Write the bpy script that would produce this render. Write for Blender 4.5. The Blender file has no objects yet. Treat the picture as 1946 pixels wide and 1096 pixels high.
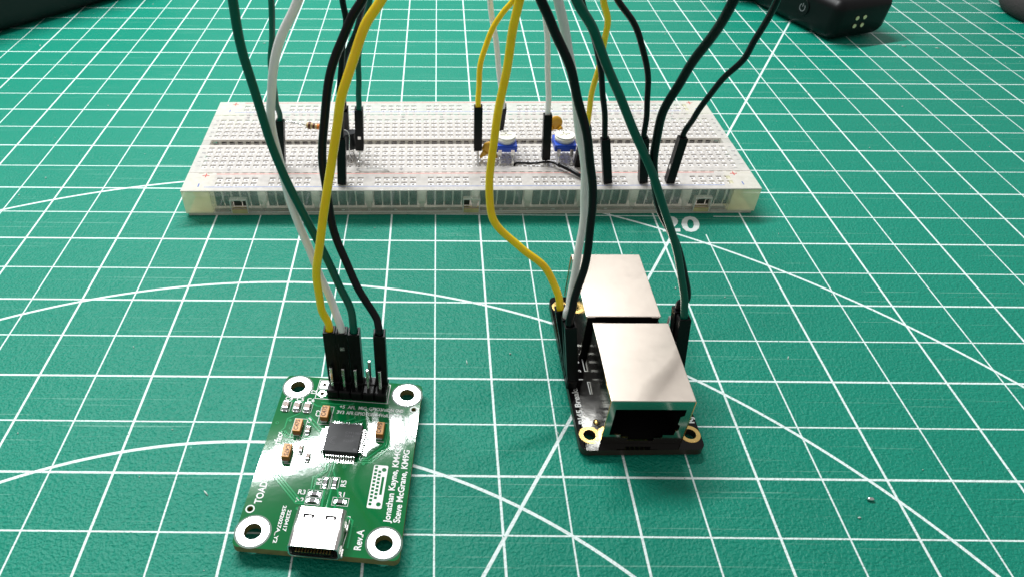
# Electronics on a green cutting mat.  1 Blender unit = 1 cm.
import bpy, bmesh, math, random
import numpy as np
from mathutils import Vector, Matrix
R = math.radians
random.seed(4)
S = bpy.context.scene
COL = S.collection

# ------------------------------------------------------------------ camera
cd = bpy.data.cameras.new('camera'); cam = bpy.data.objects.new('camera', cd); COL.objects.link(cam)
S.camera = cam
cam.matrix_world = Matrix([[0.999945, -0.008198, 0.006579, 8.827672], [0.010346, 0.656874, -0.753929, -10.678268], [0.001859, 0.753956, 0.656922, 11.975201], [0.0, 0.0, 0.0, 1.0]])
cd.sensor_width = 36; cd.lens = 24.9583; cd.shift_x = 0.08196; cd.shift_y = 0
cd.clip_start = 0.1; cd.clip_end = 2000
cd.dof.use_dof = True; cd.dof.focus_distance = 15.5; cd.dof.aperture_fstop = 0.7

# ------------------------------------------------------------------ light
W = bpy.data.worlds.new('World'); S.world = W; W.use_nodes = True
bg = W.node_tree.nodes['Background']; bg.inputs[0].default_value = (1.0, 0.98, 0.97, 1); bg.inputs[1].default_value = 0.29
def area(name, loc, target, sx, sy, power, color):
    l = bpy.data.lights.new(name, 'AREA'); l.shape = 'RECTANGLE'; l.size = sx; l.size_y = sy; l.energy = power; l.color = color
    o = bpy.data.objects.new(name, l); COL.objects.link(o); o.location = loc
    d = Vector(target) - Vector(loc); o.rotation_euler = d.to_track_quat('-Z', 'Y').to_euler()
    return o
area('bench_strip_lamp', (-4, 31.6, 45), (6, 2, 0), 46, 1.9, 36000, (0.97, 0.99, 1.0))
S.view_settings.view_transform = 'Standard'; S.view_settings.look = 'None'
S.view_settings.exposure = 0.40; S.view_settings.gamma = 1.0

# ------------------------------------------------------------------ materials
def newmat(name):
    m = bpy.data.materials.new(name); m.use_nodes = True
    return m, m.node_tree, m.node_tree.nodes['Principled BSDF']
def N(t, kind, **k):
    n = t.nodes.new(kind)
    for a, v in k.items(): setattr(n, a, v)
    return n
def noise_node(t, scale, detail=3, rough=.5):
    tc = N(t, 'ShaderNodeTexCoord'); n = N(t, 'ShaderNodeTexNoise')
    n.inputs['Scale'].default_value = scale; n.inputs['Detail'].default_value = detail; n.inputs['Roughness'].default_value = rough
    t.links.new(tc.outputs['Object'], n.inputs['Vector']); return n
def simple(name, col, rough=.5, metal=0, bump=0, bscale=20, var=0.0, coat=0, ior=1.5, spec=.5, rvar=0.0):
    m, t, p = newmat(name)
    p.inputs['Base Color'].default_value = (*col, 1); p.inputs['Roughness'].default_value = rough; p.inputs['Metallic'].default_value = metal
    p.inputs['IOR'].default_value = ior; p.inputs['Specular IOR Level'].default_value = spec; p.inputs['Coat Weight'].default_value = coat
    p.inputs['Coat Roughness'].default_value = .08
    if bump or var or rvar:
        n = noise_node(t, bscale)
        if bump:
            b = N(t, 'ShaderNodeBump'); b.inputs['Strength'].default_value = 1; b.inputs['Distance'].default_value = bump
            t.links.new(n.outputs['Fac'], b.inputs['Height']); t.links.new(b.outputs['Normal'], p.inputs['Normal'])
        if var:
            n2 = noise_node(t, bscale * .3, 5)
            r = N(t, 'ShaderNodeMapRange'); r.inputs['From Min'].default_value = .3; r.inputs['From Max'].default_value = .7
            r.inputs['To Min'].default_value = 1 - var; r.inputs['To Max'].default_value = 1 + var
            t.links.new(n2.outputs['Fac'], r.inputs['Value'])
            v = N(t, 'ShaderNodeVectorMath', operation='SCALE'); v.inputs[0].default_value = col
            t.links.new(r.outputs['Result'], v.inputs['Scale']); t.links.new(v.outputs['Vector'], p.inputs['Base Color'])
        if rvar:
            n3 = noise_node(t, bscale * .5, 6, .7)
            r = N(t, 'ShaderNodeMapRange'); r.inputs['From Min'].default_value = .3; r.inputs['From Max'].default_value = .7
            r.inputs['To Min'].default_value = rough - rvar; r.inputs['To Max'].default_value = rough + rvar
            t.links.new(n3.outputs['Fac'], r.inputs['Value']); t.links.new(r.outputs['Result'], p.inputs['Roughness'])
    return m
def clear(name, col, transp, transl, rough=.1, bump=0.0, bscale=3):
    # thin moulded polystyrene: part see-through, part milky, with a gloss on top
    m, t, p = newmat(name)
    p.inputs['Base Color'].default_value = (*col, 1); p.inputs['Roughness'].default_value = rough
    tr = N(t, 'ShaderNodeBsdfTransparent'); tr.inputs[0].default_value = (.97, .97, .95, 1)
    tl = N(t, 'ShaderNodeBsdfTranslucent'); tl.inputs[0].default_value = (*col, 1)
    m1 = N(t, 'ShaderNodeMixShader'); m1.inputs[0].default_value = transl
    m2 = N(t, 'ShaderNodeMixShader'); m2.inputs[0].default_value = transp
    out = t.nodes['Material Output']
    t.links.new(p.outputs[0], m1.inputs[1]); t.links.new(tl.outputs[0], m1.inputs[2])
    t.links.new(m1.outputs[0], m2.inputs[1]); t.links.new(tr.outputs[0], m2.inputs[2])
    g = N(t, 'ShaderNodeBsdfGlossy'); g.inputs['Roughness'].default_value = rough
    lw = N(t, 'ShaderNodeLayerWeight'); pw = N(t, 'ShaderNodeMath', operation='POWER'); t.links.new(lw.outputs['Facing'], pw.inputs[0]); pw.inputs[1].default_value = 4.5
    fr = N(t, 'ShaderNodeMath', operation='MULTIPLY_ADD'); t.links.new(pw.outputs[0], fr.inputs[0]); fr.inputs[1].default_value = .9; fr.inputs[2].default_value = .04
    m3 = N(t, 'ShaderNodeMixShader')
    t.links.new(fr.outputs[0], m3.inputs[0]); t.links.new(m2.outputs[0], m3.inputs[1]); t.links.new(g.outputs[0], m3.inputs[2])
    t.links.new(m3.outputs[0], out.inputs[0])
    if bump:
        n = noise_node(t, bscale, 4)
        b = N(t, 'ShaderNodeBump'); b.inputs['Distance'].default_value = bump
        t.links.new(n.outputs['Fac'], b.inputs['Height'])
        t.links.new(b.outputs['Normal'], p.inputs['Normal']); t.links.new(b.outputs['Normal'], g.inputs['Normal'])
        r = N(t, 'ShaderNodeMapRange'); r.inputs['To Min'].default_value = max(0, transp - .18); r.inputs['To Max'].default_value = min(1, transp + .18)
        t.links.new(n.outputs['Fac'], r.inputs['Value']); t.links.new(r.outputs['Result'], m2.inputs[0])
    return m

def mat_mat():
    m, t, p = newmat('mat_green')
    L = t.links.new
    tc = N(t, 'ShaderNodeTexCoord'); sep = N(t, 'ShaderNodeSeparateXYZ'); L(tc.outputs['Object'], sep.inputs[0])
    def math_(op, a, b=None, c=None):
        n = N(t, 'ShaderNodeMath', operation=op)
        for i, v in enumerate((a, b, c)):
            if v is None: continue
            if isinstance(v, (int, float)): n.inputs[i].default_value = v
            else: L(v, n.inputs[i])
        return n.outputs[0]
    X, Y = sep.outputs[0], sep.outputs[1]
    wob = noise_node(t, 25, 2); wv = math_('MULTIPLY', math_('SUBTRACT', wob.outputs['Fac'], .5), .009)
    def dline(c, per):   # distance to nearest multiple of per
        return math_('ABSOLUTE', math_('SUBTRACT', math_('MODULO', math_('ADD', c, per * 400.5), per), per / 2))
    def band(d, w):
        d2 = math_('ADD', d, wv); s = .006
        r = N(t, 'ShaderNodeMapRange'); r.inputs['From Min'].default_value = w - s; r.inputs['From Max'].default_value = w + s
        r.inputs['To Min'].default_value = 1; r.inputs['To Max'].default_value = 0; L(d2, r.inputs['Value']); return r.outputs['Result']
    U = 1.27
    masks = []
    for c in (X, Y):
        masks.append(band(dline(c, 2 * U), .0245)); masks.append(band(dline(c, U), .0165))
    # text clearance around the printed number
    gap = math_('MULTIPLY', math_('LESS_THAN', math_('ABSOLUTE', math_('SUBTRACT', X, 16.25)), .72), math_('LESS_THAN', math_('ABSOLUTE', math_('SUBTRACT', Y, 6.02)), .55))
    cx, cy = 3.97 * U, -10.07 * U
    dx, dy = math_('SUBTRACT', X, cx), math_('SUBTRACT', Y, cy)
    rr = math_('SQRT', math_('ADD', math_('MULTIPLY', dx, dx), math_('MULTIPLY', dy, dy)))
    arcs = []
    for r_, in ((12.646 * U + .005,), (16.66 * U,), (8.68 * U,)):
        arcs.append(band(math_('ABSOLUTE', math_('SUBTRACT', rr, r_)), .034))
    c60, s60 = math.cos(R(60)), math.sin(R(60))
    # 60 degree ray measured on the photograph through (9.257,-0.889) and (12,3.845) half inches
    d = math_('ABSOLUTE', math_('SUBTRACT', math_('MULTIPLY', math_('SUBTRACT', X, 9.257 * U), s60), math_('MULTIPLY', math_('SUBTRACT', Y, -.889 * U), c60)))
    ray = math_('MULTIPLY', band(d, .034), math_('SUBTRACT', 1, gap))
    mx = masks[0]
    for q in masks[1:]: mx = math_('MAXIMUM', mx, q)
    mx = math_('MULTIPLY', mx, math_('SUBTRACT', 1, gap))
    for q in arcs + [ray]: mx = math_('MAXIMUM', mx, q)
    # worn print: tiny flecks missing
    fl = noise_node(t, 14, 4, .6)
    wear = N(t, 'ShaderNodeMapRange'); wear.inputs['From Min'].default_value = .30; wear.inputs['From Max'].default_value = .36; L(fl.outputs['Fac'], wear.inputs['Value'])
    mx = math_('MULTIPLY', mx, wear.outputs['Result'])
    # green with slow mottling
    big = noise_node(t, .12, 4); fine = noise_node(t, 9, 5, .65)
    ramp = N(t, 'ShaderNodeMix', data_type='RGBA'); ramp.inputs['A'].default_value = (.001, .205, .132, 1); ramp.inputs['B'].default_value = (.002, .265, .178, 1)
    L(math_('ADD', math_('MULTIPLY', big.outputs['Fac'], .5), math_('MULTIPLY', fine.outputs['Fac'], .5)), ramp.inputs['Factor'])
    # scuffs and scratches: stretched noise thresholds
    def scratch(ang, sx, sy, lo, hi, amt):
        mp = N(t, 'ShaderNodeMapping'); mp.inputs['Rotation'].default_value = (0, 0, ang); mp.inputs['Scale'].default_value = (sx, sy, 1)
        n = N(t, 'ShaderNodeTexNoise'); n.inputs['Scale'].default_value = 1; n.inputs['Detail'].default_value = 2
        L(tc.outputs['Object'], mp.inputs['Vector']); L(mp.outputs[0], n.inputs['Vector'])
        r = N(t, 'ShaderNodeMapRange'); r.inputs['From Min'].default_value = lo; r.inputs['From Max'].default_value = hi; L(n.outputs['Fac'], r.inputs['Value'])
        return math_('MULTIPLY', r.outputs['Result'], amt)
    sc = math_('MAXIMUM', scratch(R(68), .16, 15, .67, .73, .30), scratch(R(-20), .3, 14, .70, .75, .26))
    sc = math_('MAXIMUM', sc, scratch(R(118), .12, 20, .68, .74, .30))
    spk = N(t, 'ShaderNodeTexVoronoi'); spk.inputs['Scale'].default_value = 1.1; L(tc.outputs['Object'], spk.inputs['Vector'])
    sp = math_('LESS_THAN', spk.outputs['Distance'], .018)
    sc = math_('MAXIMUM', sc, math_('MULTIPLY', sp, .55))
    m0 = N(t, 'ShaderNodeMix', data_type='RGBA'); L(sc, m0.inputs['Factor']); L(ramp.outputs['Result'], m0.inputs['A']); m0.inputs['B'].default_value = (.35, .62, .52, 1)
    m1 = N(t, 'ShaderNodeMix', data_type='RGBA'); L(mx, m1.inputs['Factor']); L(m0.outputs['Result'], m1.inputs['A']); m1.inputs['B'].default_value = (.82, .95, .92, 1)
    L(m1.outputs['Result'], p.inputs['Base Color'])
    # pebbled skin
    peb = N(t, 'ShaderNodeTexVoronoi', feature='SMOOTH_F1'); peb.inputs['Scale'].default_value = 15; peb.inputs['Smoothness'].default_value = .6
    dist = noise_node(t, 8, 3); vm = N(t, 'ShaderNodeVectorMath', operation='MULTIPLY_ADD'); L(dist.outputs['Color'], vm.inputs[0]); vm.inputs[1].default_value = (.12, .12, .12)
    L(tc.outputs['Object'], vm.inputs[2]); L(vm.outputs[0], peb.inputs['Vector'])
    pn = noise_node(t, 22, 3, .6)
    hgt = math_('ADD', math_('MULTIPLY', peb.outputs['Distance'], 1.0), math_('MULTIPLY', pn.outputs['Fac'], 1.0))
    b = N(t, 'ShaderNodeBump'); b.inputs['Strength'].default_value = 1; b.inputs['Distance'].default_value = .019
    L(hgt, b.inputs['Height']); L(b.outputs['Normal'], p.inputs['Normal'])
    p.inputs['Roughness'].default_value = .42; p.inputs['Specular IOR Level'].default_value = .27
    return m
M = dict(
    mat=mat_mat(), ink=simple('white_ink', (.78, .86, .83), .45, bump=.004, bscale=18),
    desk=simple('desk_top', (.30, .28, .26), .5, bump=.01, bscale=2, var=.15),
    mask=simple('solder_mask', (.002, .150, .040), .06, bump=.0008, bscale=4, var=.10),
    trace=simple('masked_copper', (.012, .30, .10), .07), pcbedge=simple('board_edge', (.20, .17, .06), .6, var=.2),
    silk=simple('silkscreen', (.82, .84, .82), .5), clearring=simple('bare_laminate', (.01,.07,.03), .4), tin=simple('tinned_pad', (.88, .88, .90), .28, .9, rvar=.08, bscale=8),
    gold=simple('gold_pad', (.90, .62, .22), .25, .95, rvar=.08, bscale=8),
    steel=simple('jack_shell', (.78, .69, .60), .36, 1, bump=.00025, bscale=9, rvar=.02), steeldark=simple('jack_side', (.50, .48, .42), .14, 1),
    slotbrown=simple('slot_shadow', (.05, .03, .02), .5), usb=simple('usb_shell', (.80, .77, .74), .34, 1, rvar=.04, bscale=6), brass=simple('brass_edge', (.80, .56, .22), .25, 1),
    pin=simple('bright_pin', (.78, .78, .76), .2, 1), solder=simple('solder', (.72, .73, .74), .22, 1, bump=.004, bscale=30),
    blackpl=simple('black_nylon', (.0025, .0025, .003), .36, bump=.0015, bscale=25, spec=.2), epoxy=simple('chip_epoxy', (.010, .011, .013), .5, bump=.0008, bscale=90),
    chipmark=simple('chip_mark', (.055, .055, .06), .5), blackboard=simple('black_solder_mask', (.004, .0035, .004), .06, bump=.0008, bscale=5, spec=.3),
    blackedge=simple('black_board_edge', (.035, .018, .012), .35), cavity=simple('cavity_black', (.003, .003, .003), .7, spec=.2),
    tant=simple('tantalum_case', (.62, .27, .035), .4, bump=.001, bscale=30), tantband=simple('tantalum_side', (.30, .11, .02), .45), ink_dark=simple('dark_print', (.10, .035, .008), .6),
    capbody=simple('chip_capacitor', (.34, .25, .20), .45), resbody=simple('chip_resistor', (.03, .026, .024), .35),
    yellow=simple('yellow_insulation', (1.0, .68, .001), .28, bump=.004, bscale=6, var=.08), white=simple('white_insulation', (.84, .82, .79), .38, bump=.004, bscale=6),
    green=simple('green_insulation', (.0005, .095, .06), .3, bump=.003, bscale=6, spec=.3), pillar=clear('light_guide_plastic', (.97, .95, .90), .08, .75, .15), black=simple('black_insulation', (.002, .002, .003), .28, bump=.004, bscale=8, spec=.25),
    paper=simple('backing_paper', (.42, .35, .30), .7, var=.2, bscale=8), milky=clear('milky_plastic', (.95, .93, .88), .10, .5, .12, bump=.004, bscale=2.2), milkytop=clear('milky_top', (.98, .935, .88), .26, .24, .20, bump=.002, bscale=6),
    yellowed=clear('yellowed_plastic', (.97, .95, .68), .45, .5, .12, bump=.004, bscale=1.6), glassy=clear('clear_plastic', (.86, .87, .83), .90, .4, .08, bump=.003, bscale=3),
    blob=clear('clear_glue', (.9, .9, .9), .6, .4, .05), slot=simple('slot_dark', (.30, .28, .28), .5), clip=simple('contact_plate', (.055, .052, .046), .38, .25, var=.35, bscale=3),
    tape=simple('foam_backing', (.62, .58, .50), .8, bump=.01, bscale=12, var=.12), tapeyel=simple('yellowed_foam', (.52, .46, .22), .7, var=.15, bscale=9),
    red=simple('red_print', (.55, .08, .06), .5), redpale=simple('faded_red_print', (.74, .22, .18), .5), blue=simple('blue_print', (.05, .12, .42), .5), bluepale=simple('faded_blue_print', (.16, .25, .55), .5), grey=simple('grey_print', (.22, .21, .22), .5),
    potblue=simple('trimmer_blue', (.01, .07, .52), .4, bump=.001), holefloor=simple('contact_spring', (.93, .92, .92), .3, 0), potwhite=simple('trimmer_white', (.86, .85, .76), .42, bump=.002, bscale=20), ink_black=simple('black_print', (.02, .02, .02), .5),
    disc=simple('ceramic_orange', (.62, .33, .02), .35, bump=.004, bscale=10), resbeige=simple('resistor_beige', (.60, .44, .22), .35), resbrown=simple('resistor_brown', (.10, .025, .01), .35), resorange=simple('resistor_orange', (.75, .20, .02), .35),
    device=simple('device_black', (.002, .002, .0025), .40, bump=.0006, bscale=60, spec=.22), fuzz=simple('grey_fuzz', (.06, .06, .062), .9, bump=.08, bscale=9), case=simple('case_black', (.006, .007, .007), .6, bump=.002, bscale=20),
    foam=simple('foam_ring', (.030, .026, .026), .85, bump=.03, bscale=14), contact=simple('gold_contact', (.80, .74, .42), .5, .1), dust=simple('dust', (.55, .66, .6), .8), lightprint=simple('device_print', (.22, .22, .23), .5),
)
for k_, r_ in (('yellow', (1.0, .7, .1)), ('white', (1, 1, 1))):
    p_ = M[k_].node_tree.nodes['Principled BSDF']; p_.inputs['Subsurface Weight'].default_value = .5; p_.inputs['Subsurface Radius'].default_value = r_; p_.inputs['Subsurface Scale'].default_value = .12

# ------------------------------------------------------------------ helpers
def link(o, parent=None):
    COL.objects.link(o)
    if parent is not None: o.parent = parent
    return o
def tag(o, label=None, cat=None, group=None, kind=None):
    if label: o['label'] = label
    if cat: o['category'] = cat
    if group: o['group'] = group
    if kind: o['kind'] = kind
    return o
def empty(name, loc=(0, 0, 0), rz=0, label=None, cat=None, group=None):
    o = bpy.data.objects.new(name, None); o.empty_display_size = .3; COL.objects.link(o)
    o.location = loc; o.rotation_euler = (0, 0, rz); return tag(o, label, cat, group)
def part(name, parent, loc=(0, 0, 0), rz=0):
    o = bpy.data.objects.new(name, None); o.empty_display_size = .1; link(o, parent); o.location = loc; o.rotation_euler = (0, 0, rz); return o
def obj(name, bm, mats, parent=None, smooth=False, loc=None, rz=None):
    me = bpy.data.meshes.new(name)
    bmesh.ops.recalc_face_normals(bm, faces=bm.faces) if getattr(bm, '_recalc', True) is True and len(bm.faces) < 60000 else None
    bm.to_mesh(me); bm.free()
    for m in (mats if isinstance(mats, (list, tuple)) else [mats]): me.materials.append(m)
    if smooth:
        for p in me.polygons: p.use_smooth = True
    o = bpy.data.objects.new(name, me); link(o, parent)
    if loc: o.location = loc
    if rz is not None: o.rotation_euler = (0, 0, rz)
    return o
def dup(src, parent=None, loc=None, name=None):
    o = src.copy(); link(o); o.parent = parent
    if loc is not None: o.location = loc
    return o
def box(bm, x0, x1, y0, y1, z0, z1, bev=0, mi=0, seg=2, M4=None):
    r = bmesh.ops.create_cube(bm, size=1)
    vs = r['verts']
    for v in vs: v.co = Vector(((x0 + x1) / 2 + v.co.x * (x1 - x0), (y0 + y1) / 2 + v.co.y * (y1 - y0), (z0 + z1) / 2 + v.co.z * (z1 - z0)))
    fs = {f for v in vs for f in v.link_faces}
    if bev:
        es = list({e for v in vs for e in v.link_edges})
        rr = bmesh.ops.bevel(bm, geom=es, offset=bev, segments=seg, affect='EDGES', profile=.5)
        fs = set(rr['faces']) | {f for f in fs if f.is_valid}
        vs = list({v for f in fs for v in f.verts})
    for f in fs: f.material_index = mi
    if M4 is not None: bmesh.ops.transform(bm, matrix=M4, verts=vs)
    return vs
def quad(bm, pts, mi=0):
    f = bm.faces.new([bm.verts.new(p) for p in pts]); f.material_index = mi; return f
def frame_of(d):
    d = d.normalized(); a = Vector((0, 0, 1)) if abs(d.z) < .9 else Vector((1, 0, 0))
    x = d.cross(a).normalized(); return x, d.cross(x).normalized()
def tube(bm, pts, r, n=10, cap=True, mi=0):
    pts = [Vector(p) for p in pts]; rs = r if isinstance(r, (list, tuple)) else [r] * len(pts)
    x, y = frame_of(pts[1] - pts[0]); prev = None; rings = []
    for i, p in enumerate(pts):
        d = (pts[min(i + 1, len(pts) - 1)] - pts[max(i - 1, 0)]).normalized()
        x = (x - d * x.dot(d)).normalized(); y = d.cross(x)
        rings.append([bm.verts.new(p + (x * math.cos(2 * math.pi * k / n) + y * math.sin(2 * math.pi * k / n)) * rs[i]) for k in range(n)])
    for a, b in zip(rings, rings[1:]):
        for k in range(n):
            f = bm.faces.new((a[k], a[(k + 1) % n], b[(k + 1) % n], b[k])); f.smooth = True; f.material_index = mi
    if cap:
        bm.faces.new(rings[0][::-1]).material_index = mi; bm.faces.new(rings[-1]).material_index = mi
def spline(P, sub=8):
    P = [Vector(p) for p in P]; P = [P[0] * 2 - P[1]] + P + [P[-1] * 2 - P[-2]]; out = []
    for i in range(1, len(P) - 2):
        p0, p1, p2, p3 = P[i - 1:i + 3]
        # centripetal Catmull-Rom
        t0 = 0; t1 = t0 + max((p1 - p0).length, 1e-5) ** .5; t2 = t1 + max((p2 - p1).length, 1e-5) ** .5; t3 = t2 + max((p3 - p2).length, 1e-5) ** .5
        for k in range(sub):
            t = t1 + (t2 - t1) * k / sub
            A1 = p0 * ((t1 - t) / (t1 - t0)) + p1 * ((t - t0) / (t1 - t0)); A2 = p1 * ((t2 - t) / (t2 - t1)) + p2 * ((t - t1) / (t2 - t1)); A3 = p2 * ((t3 - t) / (t3 - t2)) + p3 * ((t - t2) / (t3 - t2))
            B1 = A1 * ((t2 - t) / (t2 - t0)) + A2 * ((t - t0) / (t2 - t0)); B2 = A2 * ((t3 - t) / (t3 - t1)) + A3 * ((t - t1) / (t3 - t1))
            out.append(B1 * ((t2 - t) / (t2 - t1)) + B2 * ((t - t1) / (t2 - t1)))
    out.append(P[-2]); return out
def cyl(bm, c, r0, r1, z0, z1, n=24, mi=0):
    tube(bm, [(c[0], c[1], z0), (c[0], c[1], z1)], [r0, r1], n, True, mi)
def circle_pts(cx, cy, r, n=32, a0=0): return [(cx + r * math.cos(a0 + 2 * math.pi * k / n), cy + r * math.sin(a0 + 2 * math.pi * k / n)) for k in range(n)]
def rrect(x0, x1, y0, y1, r, n=6):
    out = []
    for (cx, cy, a) in ((x1 - r, y1 - r, 0), (x0 + r, y1 - r, 90), (x0 + r, y0 + r, 180), (x1 - r, y0 + r, 270)):
        for k in range(n + 1): out.append((cx + r * math.cos(R(a + 90 * k / n)), cy + r * math.sin(R(a + 90 * k / n))))
    return out
def slab(name, outer, holes, z0, z1, mats, parent=None, side=None, rot=None, loc=None):
    """flat plate with holes: outline filled as a 2D curve, given its thickness"""
    cu = bpy.data.curves.new(name, 'CURVE'); cu.dimensions = '2D'; cu.fill_mode = 'BOTH'; cu.extrude = (z1 - z0) / 2
    for lp in [outer] + holes:
        s = cu.splines.new('POLY'); s.points.add(len(lp) - 1); s.use_cyclic_u = True
        for p, q in zip(s.points, lp): p.co = (q[0], q[1], 0, 1)
    tmp = bpy.data.objects.new('tmp', cu); COL.objects.link(tmp)
    dg = bpy.context.evaluated_depsgraph_get(); me = bpy.data.meshes.new_from_object(tmp.evaluated_get(dg))
    bpy.data.objects.remove(tmp); bpy.data.curves.remove(cu)
    me.name = name; me.materials.clear()
    for m in (mats if isinstance(mats, (list, tuple)) else [mats]): me.materials.append(m)
    zc = (z0 + z1) / 2
    for v in me.vertices: v.co.z += zc
    for p in me.polygons:
        p.use_smooth = False; p.material_index = side if (side is not None and abs(p.normal.z) < .5) else 0
    if rot is not None: me.transform(rot)
    o = bpy.data.objects.new(name, me); link(o, parent)
    if loc: o.location = loc
    return o
def text_mesh(s, size, bold=0.0):
    cu = bpy.data.curves.new('t', 'FONT'); cu.body = s; cu.size = size; cu.align_x = 'LEFT'; cu.align_y = 'BOTTOM_BASELINE'; cu.offset = bold; cu.resolution_u = 3
    tmp = bpy.data.objects.new('tmp', cu); COL.objects.link(tmp)
    dg = bpy.context.evaluated_depsgraph_get(); me = bpy.data.meshes.new_from_object(tmp.evaluated_get(dg))
    bpy.data.objects.remove(tmp); bpy.data.curves.remove(cu); return me
def text(name, s, loc, cap, mat, parent, rot=0, length=None, center=False, bold=0.003, shear=0, tilt=None):
    """lettering: cap = capital height, length = run of the whole string"""
    me = text_mesh(s, 1, bold / max(cap / .72, 1e-3)); k = cap / .70
    xs = [v.co.x for v in me.vertices]; x0, x1 = min(xs), max(xs); sx = (length / (x1 - x0)) if length else k
    ox = (x0 + x1) / 2 if center else x0
    for v in me.vertices:
        v.co.x = (v.co.x - ox) * sx + shear * v.co.y * k; v.co.y = v.co.y * k - (cap / 2 if center else 0)
    me.name = name; me.materials.clear(); me.materials.append(mat)
    o = bpy.data.objects.new(name, me); link(o, parent); o.location = loc; o.rotation_euler = tilt or (0, 0, rot); return o
def strip(bm, pts, w, z, mi=0, h=None):
    """flat ribbon through 2D points (mitred); with h it gets thickness"""
    P = [Vector((p[0], p[1])) for p in pts]; A, B = [], []
    for i, p in enumerate(P):
        d0 = (p - P[i - 1]).normalized() if i else (P[1] - p).normalized(); d1 = (P[i + 1] - p).normalized() if i < len(P) - 1 else d0
        n0 = Vector((-d0.y, d0.x)); n1 = Vector((-d1.y, d1.x)); n = (n0 + n1).normalized(); k = w / 2 / max(n.dot(n0), .4)
        A.append(p + n * k); B.append(p - n * k)
    for i in range(len(P) - 1):
        quad(bm, [(A[i].x, A[i].y, z), (B[i].x, B[i].y, z), (B[i + 1].x, B[i + 1].y, z), (A[i + 1].x, A[i + 1].y, z)], mi)
        if h:
            n = (A[i] - B[i]).normalized() * h * 1.3
            quad(bm, [(A[i].x, A[i].y, z), (A[i + 1].x, A[i + 1].y, z), (A[i + 1].x + n.x, A[i + 1].y + n.y, z - h), (A[i].x + n.x, A[i].y + n.y, z - h)], mi)
            quad(bm, [(B[i].x, B[i].y, z), (B[i + 1].x, B[i + 1].y, z), (B[i + 1].x - n.x, B[i + 1].y - n.y, z - h), (B[i].x - n.x, B[i].y - n.y, z - h)], mi)

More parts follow.
